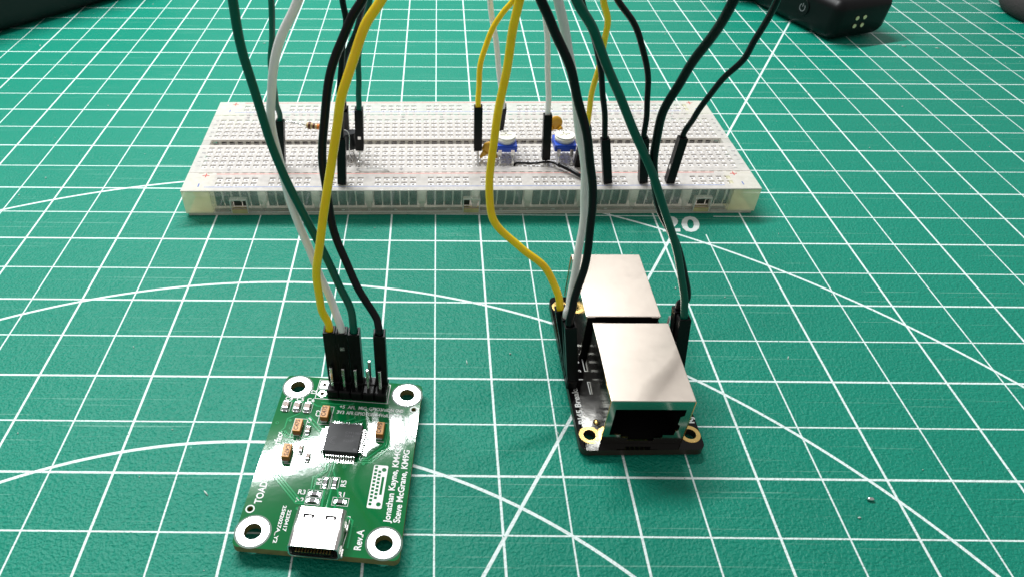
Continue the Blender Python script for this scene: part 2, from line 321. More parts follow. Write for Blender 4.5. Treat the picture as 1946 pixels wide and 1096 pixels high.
WIRES = {
 'Y1': {'b': [6.749, -0.485, 0.56], 't': [6.75, -0.475, 1.98], 'h': None, 'p': [[6.75, -0.477, 1.73], [6.75, -0.474, 2.1], [6.651, -0.463, 2.545], [6.629, -0.454, 3.15], [6.711, -0.462, 3.859], [6.901, -0.301, 4.745], [7.215, -0.056, 6.267], [7.405, -0.022, 6.992], [7.719, 0.187, 7.759], [8.029, 0.348, 8.222], [8.555, 0.714, 9.296], [9.107, 1.26, 10.073], [9.661, 1.948, 10.569], [10.194, 2.739, 10.806], [10.684, 3.595, 10.801], [11.106, 4.477, 10.573]]},
 'W2': {'b': [6.998, -0.507, 0.56], 't': [6.999, -0.497, 1.98], 'h': None, 'p': [[6.999, -0.498, 1.73], [6.999, -0.496, 2.1], [6.804, -0.248, 2.562], [6.578, -0.027, 3.187], [6.324, 0.182, 3.919], [6.07, 0.436, 5.038], [5.978, 0.58, 5.917], [6.037, 0.671, 6.564], [6.297, 0.758, 7.399], [6.682, 0.785, 8.067], [7.15, 0.961, 9.253], [7.575, 1.389, 10.137], [7.96, 2.018, 10.731], [8.31, 2.8, 11.051], [8.627, 3.686, 11.109], [8.916, 4.627, 10.921]]},
 'G3': {'b': [7.253, -0.528, 0.56], 't': [7.253, -0.518, 1.98], 'h': None, 'p': [[7.253, -0.52, 1.73], [7.253, -0.517, 2.1], [7.159, -0.279, 2.524], [6.914, -0.111, 3.061], [6.517, 0.14, 4.075], [6.109, 0.283, 5.134], [5.898, 0.373, 6.176], [5.754, 0.371, 7.248], [5.743, 0.296, 8.228], [5.73, 0.348, 9.125], [5.706, 0.585, 9.772], [5.671, 0.977, 10.184], [5.627, 1.491, 10.38], [5.574, 2.098, 10.377], [5.512, 2.764, 10.191]]},
 'K4': {'b': [7.766, -0.572, 0.56], 't': [7.766, -0.562, 1.98], 'h': None, 'p': [[7.766, -0.564, 1.73], [7.767, -0.561, 2.1], [7.677, -0.406, 2.291], [7.282, -0.129, 3.012], [6.989, 0.131, 3.777], [6.845, 0.389, 4.619], [6.816, 0.587, 5.393], [6.947, 0.775, 6.326], [7.186, 0.881, 7.131], [7.469, 0.915, 7.692], [7.677, 0.914, 8.028], [8.017, 1.022, 8.925], [8.245, 1.325, 9.576], [8.375, 1.787, 9.996], [8.417, 2.375, 10.2], [8.385, 3.055, 10.203], [8.289, 3.793, 10.018]]},
 'K6': {'b': [11.851, -0.359, 0.48], 't': [11.647, -0.163, 1.86], 'h': None, 'p': [[11.683, -0.198, 1.615], [11.629, -0.147, 1.978], [11.678, -0.012, 2.333], [11.808, 0.164, 3.084], [11.836, 0.345, 3.975], [11.756, 0.479, 4.833], [11.583, 0.558, 5.554], [11.342, 0.593, 6.3], [11.063, 0.573, 7.015], [10.704, 0.497, 7.699], [10.422, 0.394, 8.22], [10.142, 0.402, 9.108], [9.989, 0.651, 9.757], [9.948, 1.096, 10.18], [10.005, 1.693, 10.391], [10.146, 2.397, 10.403], [10.357, 3.165, 10.231]]},
 'W7': {'b': [11.845, -0.104, 0.48], 't': [11.621, 0.086, 1.86], 'h': None, 'p': [[11.661, 0.052, 1.615], [11.602, 0.102, 1.977], [11.655, 0.184, 2.154], [11.685, 0.343, 2.659], [11.733, 0.519, 3.333], [11.74, 0.683, 4.104], [11.66, 0.811, 4.851], [11.469, 0.911, 5.674], [11.255, 0.948, 6.517], [11.027, 0.917, 7.319], [10.766, 0.825, 8.075], [10.543, 0.879, 9.102], [10.395, 1.196, 9.851], [10.316, 1.725, 10.34], [10.299, 2.418, 10.585], [10.337, 3.225, 10.601], [10.423, 4.096, 10.405]]},
 'Y5': {'b': [11.84, 0.151, 0.48], 't': [11.515, 0.334, 1.86], 'h': None, 'p': [[11.572, 0.302, 1.619], [11.488, 0.349, 1.976], [11.401, 0.507, 2.258], [11.099, 0.686, 2.703], [10.641, 0.8, 3.09], [10.203, 0.875, 3.443], [9.974, 0.973, 3.823], [9.926, 1.107, 4.414], [9.956, 1.25, 5.368], [10.062, 1.3, 6.293], [10.133, 1.274, 7.17], [10.21, 1.182, 7.951], [10.296, 1.201, 8.787], [10.426, 1.39, 9.396], [10.594, 1.719, 9.792], [10.792, 2.161, 9.99], [11.015, 2.686, 10.005], [11.257, 3.264, 9.853]]},
 'G8': {'b': [14.185, -0.051, 0.48], 't': [14.051, 0.111, 1.86], 'h': None, 'p': [[14.075, 0.082, 1.613], [14.04, 0.125, 1.979], [13.962, 0.245, 2.343], [13.761, 0.423, 3.028], [13.387, 0.614, 3.92], [12.917, 0.744, 4.846], [12.362, 0.789, 5.852], [11.829, 0.729, 6.766], [11.385, 0.588, 7.583], [10.976, 0.407, 8.218], [10.459, 0.385, 9.423], [9.993, 0.75, 10.318], [9.574, 1.425, 10.92], [9.196, 2.331, 11.241], [8.856, 3.392, 11.296], [8.547, 4.531, 11.098]]},
 'K9': {'b': [14.179, 0.204, 0.48], 't': [14.015, 0.36, 1.86], 'h': None, 'p': [[14.045, 0.332, 1.613], [14.001, 0.374, 1.978], [14.094, 0.36, 2.096], [13.924, 0.526, 2.808], [13.582, 0.678, 3.491], [13.192, 0.79, 4.166], [12.969, 0.841, 4.844], [12.849, 0.821, 5.575], [12.838, 0.721, 6.246], [12.947, 0.498, 6.925], [13.065, 0.186, 7.626], [13.127, -0.261, 8.479], [13.231, -0.456, 9.369], [13.433, -0.394, 10.028], [13.713, -0.116, 10.469], [14.051, 0.336, 10.702], [14.426, 0.923, 10.741], [14.817, 1.603, 10.597]]},
 'g1': {'b': [4.308, 7.55, 0.91], 't': [4.442, 7.639, 2.302], 'h': [4.308, 7.55, 0.86], 'p': [[4.418, 7.623, 2.053], [4.454, 7.647, 2.421], [4.45, 7.503, 2.84], [4.502, 7.273, 3.643], [4.587, 7.016, 4.409], [4.808, 6.719, 5.211], [4.981, 6.255, 6.198], [5.086, 5.89, 7.121], [5.184, 5.397, 7.964], [5.277, 4.806, 8.709], [5.363, 4.15, 9.34], [5.441, 3.458, 9.84], [5.512, 2.764, 10.191]]},
 'k1': {'b': [6.207, 6.615, 0.88], 't': [6.287, 6.718, 2.275], 'h': [6.207, 6.615, 0.86], 'p': [[6.273, 6.7, 2.026], [6.294, 6.727, 2.395], [6.3, 6.792, 2.902], [6.349, 6.857, 3.775], [6.492, 6.881, 4.755], [6.618, 6.865, 5.363], [6.598, 6.801, 6.021], [6.672, 6.738, 6.981], [6.921, 6.685, 7.743], [7.319, 6.642, 8.316], [7.838, 6.609, 8.705], [8.453, 6.587, 8.919], [9.135, 6.576, 8.963]]},
 'k2': {'b': [6.049, 9.362, 0.96], 't': [6.159, 8.649, 2.16], 'h': [6.049, 9.362, 0.86], 'p': [[6.139, 8.776, 1.946], [6.168, 8.588, 2.263], [6.17, 8.525, 2.753], [6.22, 8.372, 3.382], [6.437, 8.177, 4.075], [6.804, 7.879, 4.913], [7.074, 7.516, 5.781], [7.293, 7.15, 6.787], [7.521, 6.637, 7.692], [7.747, 6.01, 8.482], [7.958, 5.305, 9.143], [8.143, 4.554, 9.659], [8.289, 3.793, 10.018]]},
 'g2': {'b': [6.624, 7.975, 1.21], 't': [6.694, 7.796, 2.596], 'h': [6.589, 7.851, 0.86], 'p': [[6.682, 7.828, 2.348], [6.7, 7.781, 2.715], [6.71, 7.98, 3.096], [6.719, 8.202, 3.767], [6.843, 8.404, 4.426], [6.99, 8.549, 4.944], [7.091, 8.658, 5.392], [7.31, 8.679, 6.812], [7.533, 8.313, 8.062], [7.763, 7.638, 9.13], [8.005, 6.731, 10.001], [8.265, 5.67, 10.662], [8.547, 4.531, 11.098]]},
 'y1': {'b': [10.138, 8.026, 1.19], 't': [10.085, 8.019, 2.589], 'h': [10.149, 7.672, 0.86], 'p': [[10.095, 8.02, 2.339], [10.081, 8.018, 2.709], [10.075, 8.122, 3.209], [10.13, 8.209, 3.936], [10.324, 8.24, 4.583], [10.608, 8.22, 5.153], [10.941, 8.155, 5.584], [11.405, 7.927, 6.753], [11.664, 7.493, 7.812], [11.74, 6.893, 8.742], [11.657, 6.164, 9.525], [11.438, 5.346, 10.142], [11.106, 4.477, 10.573]]},
 'w1': {'b': [10.874, 9.463, 0.96], 't': [10.857, 8.795, 2.187], 'h': [10.874, 9.463, 0.86], 'p': [[10.86, 8.915, 1.968], [10.856, 8.738, 2.293], [10.775, 8.82, 2.725], [10.62, 8.824, 3.677], [10.44, 8.774, 4.594], [10.272, 8.685, 5.4], [10.072, 8.443, 6.773], [9.866, 7.962, 7.983], [9.652, 7.291, 9.017], [9.424, 6.479, 9.861], [9.18, 5.575, 10.501], [8.916, 4.627, 10.921]]},
 'w2': {'b': [12.165, 7.863, 0.98], 't': [12.086, 7.987, 2.373], 'h': [12.181, 7.714, 0.86], 'p': [[12.1, 7.965, 2.125], [12.079, 7.998, 2.493], [12.004, 8.024, 3.268], [11.855, 8.01, 4.324], [11.74, 7.96, 5.049], [11.555, 7.894, 5.676], [11.328, 7.679, 6.807], [11.107, 7.23, 7.822], [10.898, 6.598, 8.705], [10.71, 5.832, 9.441], [10.55, 4.982, 10.013], [10.423, 4.096, 10.405]]},
 'y2': {'b': [13.109, 7.682, 0.88], 't': [13.153, 7.49, 2.264], 'h': [12.937, 7.984, 0.86], 'p': [[13.145, 7.524, 2.017], [13.157, 7.473, 2.383], [13.081, 7.322, 3.147], [13.09, 7.08, 4.008], [13.068, 6.775, 4.906], [12.984, 6.513, 5.595], [12.744, 6.253, 6.24], [12.523, 5.957, 7.089], [12.283, 5.542, 7.859], [12.03, 5.036, 8.535], [11.77, 4.468, 9.103], [11.511, 3.868, 9.547], [11.257, 3.264, 9.853]]},
 'k3': {'b': [13.826, 6.775, 0.88], 't': [13.544, 6.834, 2.25], 'h': [13.826, 6.775, 0.86], 'p': [[13.594, 6.824, 2.005], [13.52, 6.839, 2.367], [13.36, 6.866, 3.222], [13.168, 6.856, 3.966], [12.977, 6.82, 4.615], [12.649, 6.745, 5.378], [12.294, 6.629, 6.11], [11.962, 6.409, 7.096], [11.614, 5.987, 7.98], [11.266, 5.407, 8.75], [10.931, 4.714, 9.391], [10.623, 3.952, 9.889], [10.357, 3.165, 10.231]]},
 'k4': {'b': [14.842, 6.796, 0.88], 't': [14.618, 6.859, 2.261], 'h': [14.842, 6.796, 0.86], 'p': [[14.658, 6.847, 2.014], [14.598, 6.864, 2.379], [14.529, 6.884, 3.145], [14.376, 6.881, 3.962], [14.066, 6.862, 4.809], [13.696, 6.824, 5.457], [13.147, 6.749, 6.074], [12.622, 6.691, 6.896], [12.004, 6.645, 7.591], [11.319, 6.611, 8.152], [10.595, 6.588, 8.573], [9.858, 6.576, 8.845], [9.135, 6.576, 8.963]]},
 'k5': {'b': [15.603, 6.812, 0.88], 't': [15.688, 6.873, 2.277], 'h': [15.603, 6.812, 0.86], 'p': [[15.673, 6.862, 2.028], [15.695, 6.878, 2.397], [15.791, 6.76, 2.909], [15.924, 6.596, 3.523], [16.106, 6.34, 4.222], [16.32, 5.999, 4.917], [16.362, 5.762, 5.551], [16.364, 5.331, 6.574], [16.304, 4.956, 7.56], [16.138, 4.429, 8.436], [15.886, 3.788, 9.189], [15.568, 3.077, 9.809], [15.205, 2.335, 10.282], [14.817, 1.603, 10.597]]},
}

# ------------------------------------------------------------------ desk and mat
bm = bmesh.new(); box(bm, -120, 160, -60, 140, -3.5, -.32)
tag(obj('desk', bm, M['desk']), kind='structure')
mt = empty('cutting_mat', (0, 0, 0), 0, 'green pebbled cutting mat printed with a white half-inch grid, under everything', 'cutting mat')
slab('mat_sheet', rrect(-30.5, 61, -18, 43, .8), [], -.3, 0, M['mat'], mt)
text('printed_number', '0', (15.87, 5.62, .002), .70, M['ink'], mt, 0, .52, bold=.03, shear=.22); text('printed_number', '2', (15.33, 5.62, .002), .70, M['ink'], mt, 0, .50, bold=.03, shear=.22)
bm = bmesh.new()
for k in range(420):
    x, y = random.uniform(-25, 40), random.uniform(-6, 28); r = random.choice((.006, .008, .012, .016)) * random.uniform(.7, 1.4)
    a = random.uniform(0, 6.28); l = r * random.choice((1, 1, 1.6, 4))
    tube(bm, [(x - math.cos(a) * l, y - math.sin(a) * l, r * .6), (x, y, r), (x + math.cos(a) * l, y + math.sin(a) * l, r * .6)], [r * .5, r, r * .5], 5)
tag(obj('dust_specks', bm, M['dust']), 'pale specks of dust and lint scattered over the green mat', 'dust', kind='stuff')
bm = bmesh.new(); bmesh.ops.create_icosphere(bm, subdivisions=2, radius=.045)
for v in bm.verts: v.co = Vector((v.co.x * 1.5, v.co.y * .8, v.co.z * .8 + .03)) * (1 + .2 * random.random())
tag(obj('solder_crumb', bm, M['pin'], smooth=True, loc=tuple([17.24, -2.987, 0.0])), 'tiny metallic solder crumb lying alone on the mat near its lower right', 'crumb')

# ------------------------------------------------------------------ breadboard
BO = (1.67, 6.16, 0.0); BR = R(1.2)
bb = empty('breadboard', BO, BR, 'long clear plastic solderless breadboard full of square holes, jumper wires plugged in', 'breadboard')
LU, LV, ZT, ZB = 16.51, 5.46, .86, .09
PIT = .254
def railu(k, m): return .99 + 1.524 * k + PIT * m
def colu(k): return .381 + PIT * k
ROW = dict(j=1.334, i=1.588, h=1.842, g=2.096, f=2.35, e=3.11, d=3.364, c=3.618, b=3.872, a=4.126)
def holecell(bm, u, v, z):
    def ring(h, zz, dv=0): return [bm.verts.new((u + sx * h, v + sy * h + dv, zz)) for sx, sy in ((-1, -1), (1, -1), (1, 1), (-1, 1))]
    h = PIT / 2
    rs = [ring(h, z), ring(.084, z), ring(.078, z - .045), ring(.034, z - .049), ring(.034, z - .32)]
    for i, (a, b) in enumerate(zip(rs, rs[1:])):
        for k in range(4):
            f = bm.faces.new((a[k], a[(k + 1) % 4], b[(k + 1) % 4], b[k])); f.material_index = 1 if i == 3 else (2 if i == 2 else 0)
    f = bm.faces.new(rs[-1]); f.material_index = 1
def plate(u0, u1, v0, v1, z, cells, ua, ub, va, vb, bm):
    # cells: (u,v,hole?)
    quad(bm, [(u0, v0, z), (u1, v0, z), (u1, va, z), (u0, va, z)]); quad(bm, [(u0, vb, z), (u1, vb, z), (u1, v1, z), (u0, v1, z)])
    quad(bm, [(u0, va, z), (ua, va, z), (ua, vb, z), (u0, vb, z)]); quad(bm, [(ub, va, z), (u1, va, z), (u1, vb, z), (ub, vb, z)])
    for u, v, hole in cells:
        if hole: holecell(bm, u, v, z)
        else: quad(bm, [(u - PIT / 2, v - PIT / 2, z), (u + PIT / 2, v - PIT / 2, z), (u + PIT / 2, v + PIT / 2, z), (u - PIT / 2, v + PIT / 2, z)])
def walls(bm, u0, u1, v0, v1, z0, z1, sides='LRFB', mi=0):
    if 'F' in sides: quad(bm, [(u0, v0, z0), (u1, v0, z0), (u1, v0, z1), (u0, v0, z1)], mi)
    if 'B' in sides: quad(bm, [(u0, v1, z0), (u1, v1, z0), (u1, v1, z1), (u0, v1, z1)], mi)
    if 'L' in sides: quad(bm, [(u0, v0, z0), (u0, v1, z0), (u0, v1, z1), (u0, v0, z1)], mi)
    if 'R' in sides: quad(bm, [(u1, v0, z0), (u1, v1, z0), (u1, v1, z1), (u1, v0, z1)], mi)
# terminal strips
def terminal(v0, v1, rows, name):
    bm = bmesh.new(); cells = [(colu(k), ROW[r], True) for k in range(63) for r in rows]
    va, vb = min(ROW[r] for r in rows) - PIT / 2, max(ROW[r] for r in rows) + PIT / 2
    plate(0, LU, v0, v1, ZT, cells, colu(0) - PIT / 2, colu(62) + PIT / 2, va, vb, bm)
    walls(bm, 0, LU, v0, v1, ZB, ZT, 'LR')
    # bevelled lips along the long edges
    for vv in (v0, v1 - .03): box(bm, 0.004, LU - .004, vv + .003, vv + .027, ZT - .07, ZT - .004)
    return obj(name, bm, [M['milkytop'], M['slot'], M['holefloor']], bb)
ts = part('terminal_block', bb)
t1 = terminal(.975, 2.57, 'jihgf', 'terminal_strip'); t1.parent = ts
t2 = terminal(2.89, 4.485, 'edcba', 'terminal_strip'); t2.parent = ts
bm = bmesh.new()     # trench between the halves: floor and windowed back wall
box(bm, 0, LU, 2.573, 2.887, .50, .56)
for k in range(64):
    u = colu(0) - PIT / 2 + PIT * k; box(bm, u - .045, u + .045, 2.862, 2.888, .565, ZT - .05)
box(bm, 0, .25, 2.60, 2.886, .565, ZT - .01); box(bm, LU - .25, LU, 2.60, 2.886, .565, ZT - .01)
obj('centre_trench', bm, M['milky'], ts)
bm = bmesh.new()
for k in range(63): box(bm, colu(k) - .085, colu(k) + .085, 2.905, 2.93, .50, ZT - .14)
tag(obj('trench_clips', bm, M['slot'], ts), kind='stuff')
bm = bmesh.new()
for k in range(63):
    for v0, v1 in ((1.26, 2.43), (3.03, 4.2)): box(bm, colu(k) - .075, colu(k) + .075, v0, v1, .22, .50)
tag(obj('contact_clips', bm, M['clip'], ts), kind='stuff')
# gap teeth between rails and terminal block
bm = bmesh.new()
for (va, vb) in ((.93, .975), (4.485, 4.53)):
    for k in range(64):
        u = colu(0) - PIT / 2 + PIT * k; box(bm, u - .055, u + .055, va - .001, vb + .001, ZT - .16, ZT - .012)
    box(bm, 0, .2, va, vb, ZB, ZT - .01); box(bm, LU - .2, LU, va, vb, ZB, ZT - .01)
tag(obj('joint_teeth', bm, M['milkytop'], ts), kind='stuff')
# power rails
def rail(v0, v1, rows, front):
    rt = part('power_rail', bb)
    bm = bmesh.new(); cells = []
    for k in range(59):
        blank = k % 6 == 5
        for v in rows: cells.append((.99 + PIT * k, v, not blank))
    va, vb = rows[0] - PIT / 2, rows[1] + PIT / 2
    plate(0, LU, v0, v1, ZT, cells, .99 - PIT / 2, .99 + PIT * 58 + PIT / 2, va, vb, bm)
    obj('rail_top', bm, [M['milkytop'], M['slot'], M['holefloor']], rt)
    bm = bmesh.new()
    fw = v0 if front else v1 - .05
    notches = [1.57, 8.255, 14.94] if front else []
    edges = [.80]
    for c in notches: edges += [c - .25, c + .25]
    edges.append(LU - .80)
    for a, b in zip(edges[::2], edges[1::2]): box(bm, a, b, fw, fw + .05, ZB, ZT - .003)
    for c in notches: box(bm, c - .25, c + .25, fw, fw + .05, .52, ZT - .003)
    obj('side_wall', bm, M['glassy'], rt)
    bm = bmesh.new()
    for a, b in ((0, .80), (LU - .80, LU)):
        bm = bmesh.new(); box(bm, a, b, v0, v1 - .003, ZB, ZT - .003, .02)
        obj('end_block', bm, M['yellowed'], rt)
    bm = bmesh.new(); fi = v1 - .03 if front else v0
    box(bm, .8, LU - .8, fi, fi + .03, ZB, ZT - .3); obj('inner_wall', bm, M['milky'], rt)
    if front:
        bm = bmesh.new()   # thin rounded top edge catching the light
        tube(bm, [(.02, .012, ZT - .012), (LU - .02, .012, ZT - .012)], .016, 8); tube(bm, [(.02, .03, ZB + .02), (LU - .02, .03, ZB + .02)], .022, 8)
        obj('moulded_edge', bm, M['milky'], rt)
        cb = bmesh.new(); box(cb, -.112, .112, 0, .02, .22, .80, .004); cp = obj('contact_plate', cb, M['clip'], rt); first = True
        rb = bmesh.new(); box(rb, -.022, .022, -.02, .03, .40, .80, .004); rb0 = obj('rib', rb, M['pillar'], rt); fr = True
        for k in range(10):
            for m in range(5):
                u = railu(k, m)
                o = cp if first else dup(cp, rt); first = False; o.location = (u, .19, 0)
                if m < 4:
                    o = rb0 if fr else dup(rb0, rt); fr = False; o.location = (u + PIT / 2, .15, 0)
        pb = bmesh.new()
        box(pb, -.115, .115, 0, .12, .42, .82, .01); box(pb, -.07, .07, 0, .10, .22, .43, .01); box(pb, -.10, .10, -.01, .10, .36, .42, .01); box(pb, -.06, .06, -.02, .09, .10, .22, .02)
        p0 = obj('pillar', pb, M['pillar'], rt); fp = True
        for k in range(9):
            o = p0 if fp else dup(p0, rt); fp = False; o.location = (railu(k, 5), .075, 0)
        nb = bmesh.new()
        box(nb, .84, LU - .84, .055, .075, ZB + .02, .225, .004); obj('backing_paper', nb, M['paper'], rt)
        for c in notches:
            nb = bmesh.new()
            box(nb, c - .25, c - .22, -.012, .16, .10, .55, .006); box(nb, c + .22, c + .25, -.012, .16, .10, .55, .006); box(nb, c - .25, c + .25, -.014, .16, .525, .555, .006)
            box(nb, c - .03, c + .03, -.012, .05, .545, .585, .01)
            obj('key_notch', nb, M['milky'], rt)
            nb = bmesh.new(); box(nb, c - .22, c + .22, -.006, .17, .085, .20, .004); obj('notch_floor', nb, M['tapeyel'], rt)
        nb = bmesh.new()
        for k in range(10):
            for m in (2.0,):
                u = railu(k, m); bmesh.ops.create_icosphere(nb, subdivisions=2, radius=.045, matrix=Matrix.Translation((u, .06, .16)) @ Matrix.Diagonal((1.2, .4, .6, 1)))
        tag(obj('moulding_marks', nb, M['milky'], rt, smooth=True), kind='stuff')
    # printed stripes and signs
    zz = ZT + .0022
    out_v, in_v = (.20, .885) if front else (4.72, 5.37)
    bm = bmesh.new(); quad(bm, [(.62, out_v - .012, zz), (LU - 1.0, out_v - .012, zz), (LU - 1.0, out_v + .012, zz), (.62, out_v + .012, zz)])
    obj('blue_stripe', bm, M['bluepale'], rt)
    bm = bmesh.new(); quad(bm, [(.85, in_v - .014, zz), (LU - 1.1, in_v - .014, zz), (LU - 1.1, in_v + .014, zz), (.85, in_v + .014, zz)])
    obj('red_stripe', bm, M['redpale'], rt)
    bm = bmesh.new()
    for u in (.55, LU - .55):
        c = in_v - .07; quad(bm, [(u - .10, c - .018, zz), (u + .10, c - .018, zz), (u + .10, c + .018, zz), (u - .10, c + .018, zz)])
        quad(bm, [(u - .016, c - .10, zz + .001), (u + .016, c - .10, zz + .001), (u + .016, c + .10, zz + .001), (u - .016, c + .10, zz + .001)])
    obj('plus_sign', bm, M['red'], rt)
    bm = bmesh.new()
    for u in (.45, LU - .45):
        c = out_v + .10; quad(bm, [(u - .016, c - .085, zz), (u + .016, c - .085, zz), (u + .016, c + .085, zz), (u - .016, c + .085, zz)])
    obj('minus_sign', bm, M['blue'], rt)
rail(0, .93, (.36, .614), True)
rail(4.53, LV, (4.845, 5.10), False)
bm = bmesh.new(); box(bm, .06, LU - .06, .03, LV - .03, 0.0, ZB - .002, .02); obj('adhesive_backing', bm, M['tape'], bb)
zt = ZT + .0025
for i, ch in enumerate('abcde'):
    for u in (.16, LU - .16): text('row_letter', ch, (u, ROW[ch], zt), .11, M['grey'], ts, R(90), center=True, bold=.002)
for i, ch in enumerate('fghij'):
    for u in (.16, LU - .16): text('row_letter', ch, (u, ROW[ch], zt), .11, M['grey'], ts, R(90), center=True, bold=.002)
for k in range(0, 63):
    num = 63 - k
    if num % 5 == 0 or num == 1:
        for v in (1.13, 4.34): text('column_number', str(num), (colu(k), v, zt), .10, M['grey'], ts, R(90), center=True, bold=.001)
# hot glue smears left on the plastic
for (u, v, l, w) in ((1.95, 3.28, .55, .28), (5.45, 1.05, .85, .22)):
    bm = bmesh.new(); bmesh.ops.create_icosphere(bm, subdivisions=3, radius=1)
    for p in bm.verts:
        n = 1 + .25 * math.sin(p.co.x * 5 + p.co.y * 3) + .15 * math.sin(p.co.y * 9)
        p.co = Vector((p.co.x * l * .5 * n, p.co.y * w * .5 * n, p.co.z * .035))
    obj('glue_smear', bm, M['blob'], bb, smooth=True, loc=(u, v, ZT + .02))

# ------------------------------------------------------------------ green audio board
pcb = empty('green_circuit_board', (6.96, -2.36, 0), R(-4.9), 'small green circuit board with a USB-C socket, square chip and black pin header', 'circuit board')
pcb.location.z = -.035; pcb.location.y += .035; pcb.rotation_euler = (R(-.8), 0, R(-4.9))
Z0, Z1 = .14, .30
HX, HY = 1.19, 1.735
holes = [circle_pts(sx * HX, sy * HY, .16, 28) for sx in (-1, 1) for sy in (-1, 1)] + [circle_pts(1.38, 1.35, .05, 14), circle_pts(-1.37, -1.29, .05, 14), circle_pts(-.625, 1.85, .045, 12), circle_pts(-.625, 1.596, .045, 12)]
slab('board', rrect(-1.5, 1.5, -2.05, 2.05, .12), holes, Z0, Z1, [M['mask'], M['pcbedge']], pcb, side=1)
for sx in (-1, 1):
    for sy in (-1, 1):
        slab('mounting_pad', circle_pts(sx * HX, sy * HY, .295, 40), [circle_pts(sx * HX, sy * HY, .163, 28)], Z1, Z1 + .006, M['tin'], pcb)
        slab('clearance_ring', circle_pts(sx * HX, sy * HY, .335, 40), [circle_pts(sx * HX, sy * HY, .296, 40)], Z1 + .0005, Z1 + .002, M['clearring'], pcb)
slab('header_pad', [(-.72, 1.755), (-.53, 1.755), (-.53, 1.945), (-.72, 1.945)], [circle_pts(-.625, 1.85, .046, 12)], Z1, Z1 + .005, M['tin'], pcb)
slab('header_pad', circle_pts(-.625, 1.596, .092, 20), [circle_pts(-.625, 1.596, .046, 12)], Z1, Z1 + .005, M['tin'], pcb)
for c in ((1.38, 1.35), (-1.37, -1.29)): slab('tooling_ring', circle_pts(*c, .085, 20), [circle_pts(*c, .062, 16)], Z1, Z1 + .003, M['silk'], pcb)
# copper traces under the mask, slightly proud
bm = bmesh.new(); zt_ = Z1 + .0022
T = [[(-1.24, .51), (-1.12, .385), (-.41, .40)], [(-1.18, .55), (-1.08, .45), (-.41, .455)], [(-.82, .93), (-.44, .56)], [(-.76, .97), (-.40, .62)], [(-.98, 1.02), (-1.2, .86), (-1.2, .62), (-1.28, .5)],
     [(-1.15, .17), (-1.1, -.57), (-.56, -1.09), (-.4, -1.09)], [(-1.10, .17), (-1.05, -.55), (-.53, -1.05), (-.4, -1.05)], [(-1.05, .2), (-1.0, -.53), (-.5, -1.01)],
     [(-.19, -.08), (-.16, -.31), (-.25, -.42), (-.36, -.50), (-.34, -.78)], [(-.14, -.08), (-.12, -.33), (-.29, -.5), (-.29, -.78)],
     [(-.05, -.08), (-.05, -.3), (-.08, -.47)], [(.0, -.08), (.0, -.32), (.06, -.45)], [(.04, -.7), (.03, -1.2)], [(-.09, -.72), (-.06, -1.2)], [(.15, -.7), (.2, -.85), (.17, -1.2)],
     [(.42, -.02), (.66, -.02), (.94, .33), (.94, .95)], [(.42, -.07), (.69, -.07), (.99, .31), (.99, .95)], [(.42, .02), (.60, .03), (.89, .36), (.89, .95)], [(.42, .10), (.55, .14), (.6, .45), (.72, .5)],
     [(-.41, .12), (-.9, .14), (-1.05, .3)], [(-.41, .2), (-.8, .24)], [(-.6, 1.35), (.0, 1.35), (.1, 1.4)], [(-1.3, 1.33), (-.8, 1.33), (-.66, 1.25), (-.5, 1.25)], [(-.95, .2), (-.95, -.1), (-1.0, -.2)],
     [(.40, -1.25), (.56, -1.35), (.56, -1.9)], [(.40, .5), (.56, .5), (.6, .56)], [(.0, .77), (.0, .9), (.2, 1.02)], [(.12, .77), (.12, .86), (.4, 1.0)]]
for q in T: strip(bm, q, .022, Z1 + .007, 0, .0065)
tag(obj('copper_traces', bm, M['trace'], pcb), kind='stuff')
vb = bmesh.new()
for c in ((-1.39, .73), (-.25, -.23), (.19, -.21), (-.35, -.5), (-1.2, .5), (-1.14, .2), (.62, .62), (.70, .58), (-1.08, .62), (-1.12, .46), (.55, -.1), (-1.02, -.12), (-1.14, .82), (.5, .95), (-.5, -1.2)):
    cyl(vb, c, .034, .034, Z1 - .001, Z1 + .0045, 12)
tag(obj('via_rims', vb, M['trace'], pcb), kind='stuff')
vb = bmesh.new()
for c in ((-1.39, .73), (-.25, -.23), (.19, -.21), (-.35, -.5), (-1.2, .5), (-1.14, .2), (.62, .62), (.70, .58), (-1.08, .62), (-1.12, .46)): cyl(vb, c, .016, .016, Z1, Z1 + .0055, 10)
tag(obj('via_holes', vb, M['cavity'], pcb), kind='stuff')
# silkscreen
ZS = Z1 + .0035; UP = R(90); SK = M['silk']
def silk(s, x, y, cap, rot=0, length=None, center=True, bold=.0025): return text('silkscreen_text', s, (x, y, ZS), cap, SK, pcb, rot, length, center, bold)
silk('TOADs Digital Interface', -1.27 + .07, -1.17, .135, UP, 1.70, False, .004)
silk('Jonathan Kayne, KM4CFT', 1.235, -1.33, .12, UP, 1.86, False, .004)
silk('Steve McGrane, KM9G', 1.415, -1.31, .12, UP, 1.62, False, .004)
silk('Rev.A', .80, -1.91, .125, UP, .40, False, .004)
silk('2230417', -.665, -1.24, .065, -UP, .44, False); silk('2582027A_Y2', -.775, -1.16, .065, -UP, .76, False)
silk('J2', -.82, 1.62, .11, UP); silk('C4', -1.30, 1.40, .095); silk('C5', -1.06, 1.40, .095); silk('C6', -.83, 1.40, .095); silk('C2', -.60, 1.06, .10, UP); silk('C8', -.74, .86, .08, UP)
silk('R3', -.50, -.84, .10); silk('R2', -.50, -1.01, .10); silk('R1', .25, -.82, .10); silk('R4', -.235, -.58, .10, UP); silk('R5', .245, -.58, .10, UP); silk('C10', -1.03, .03, .08, UP); silk('C3', -.86, .66 - .28, .07, UP)
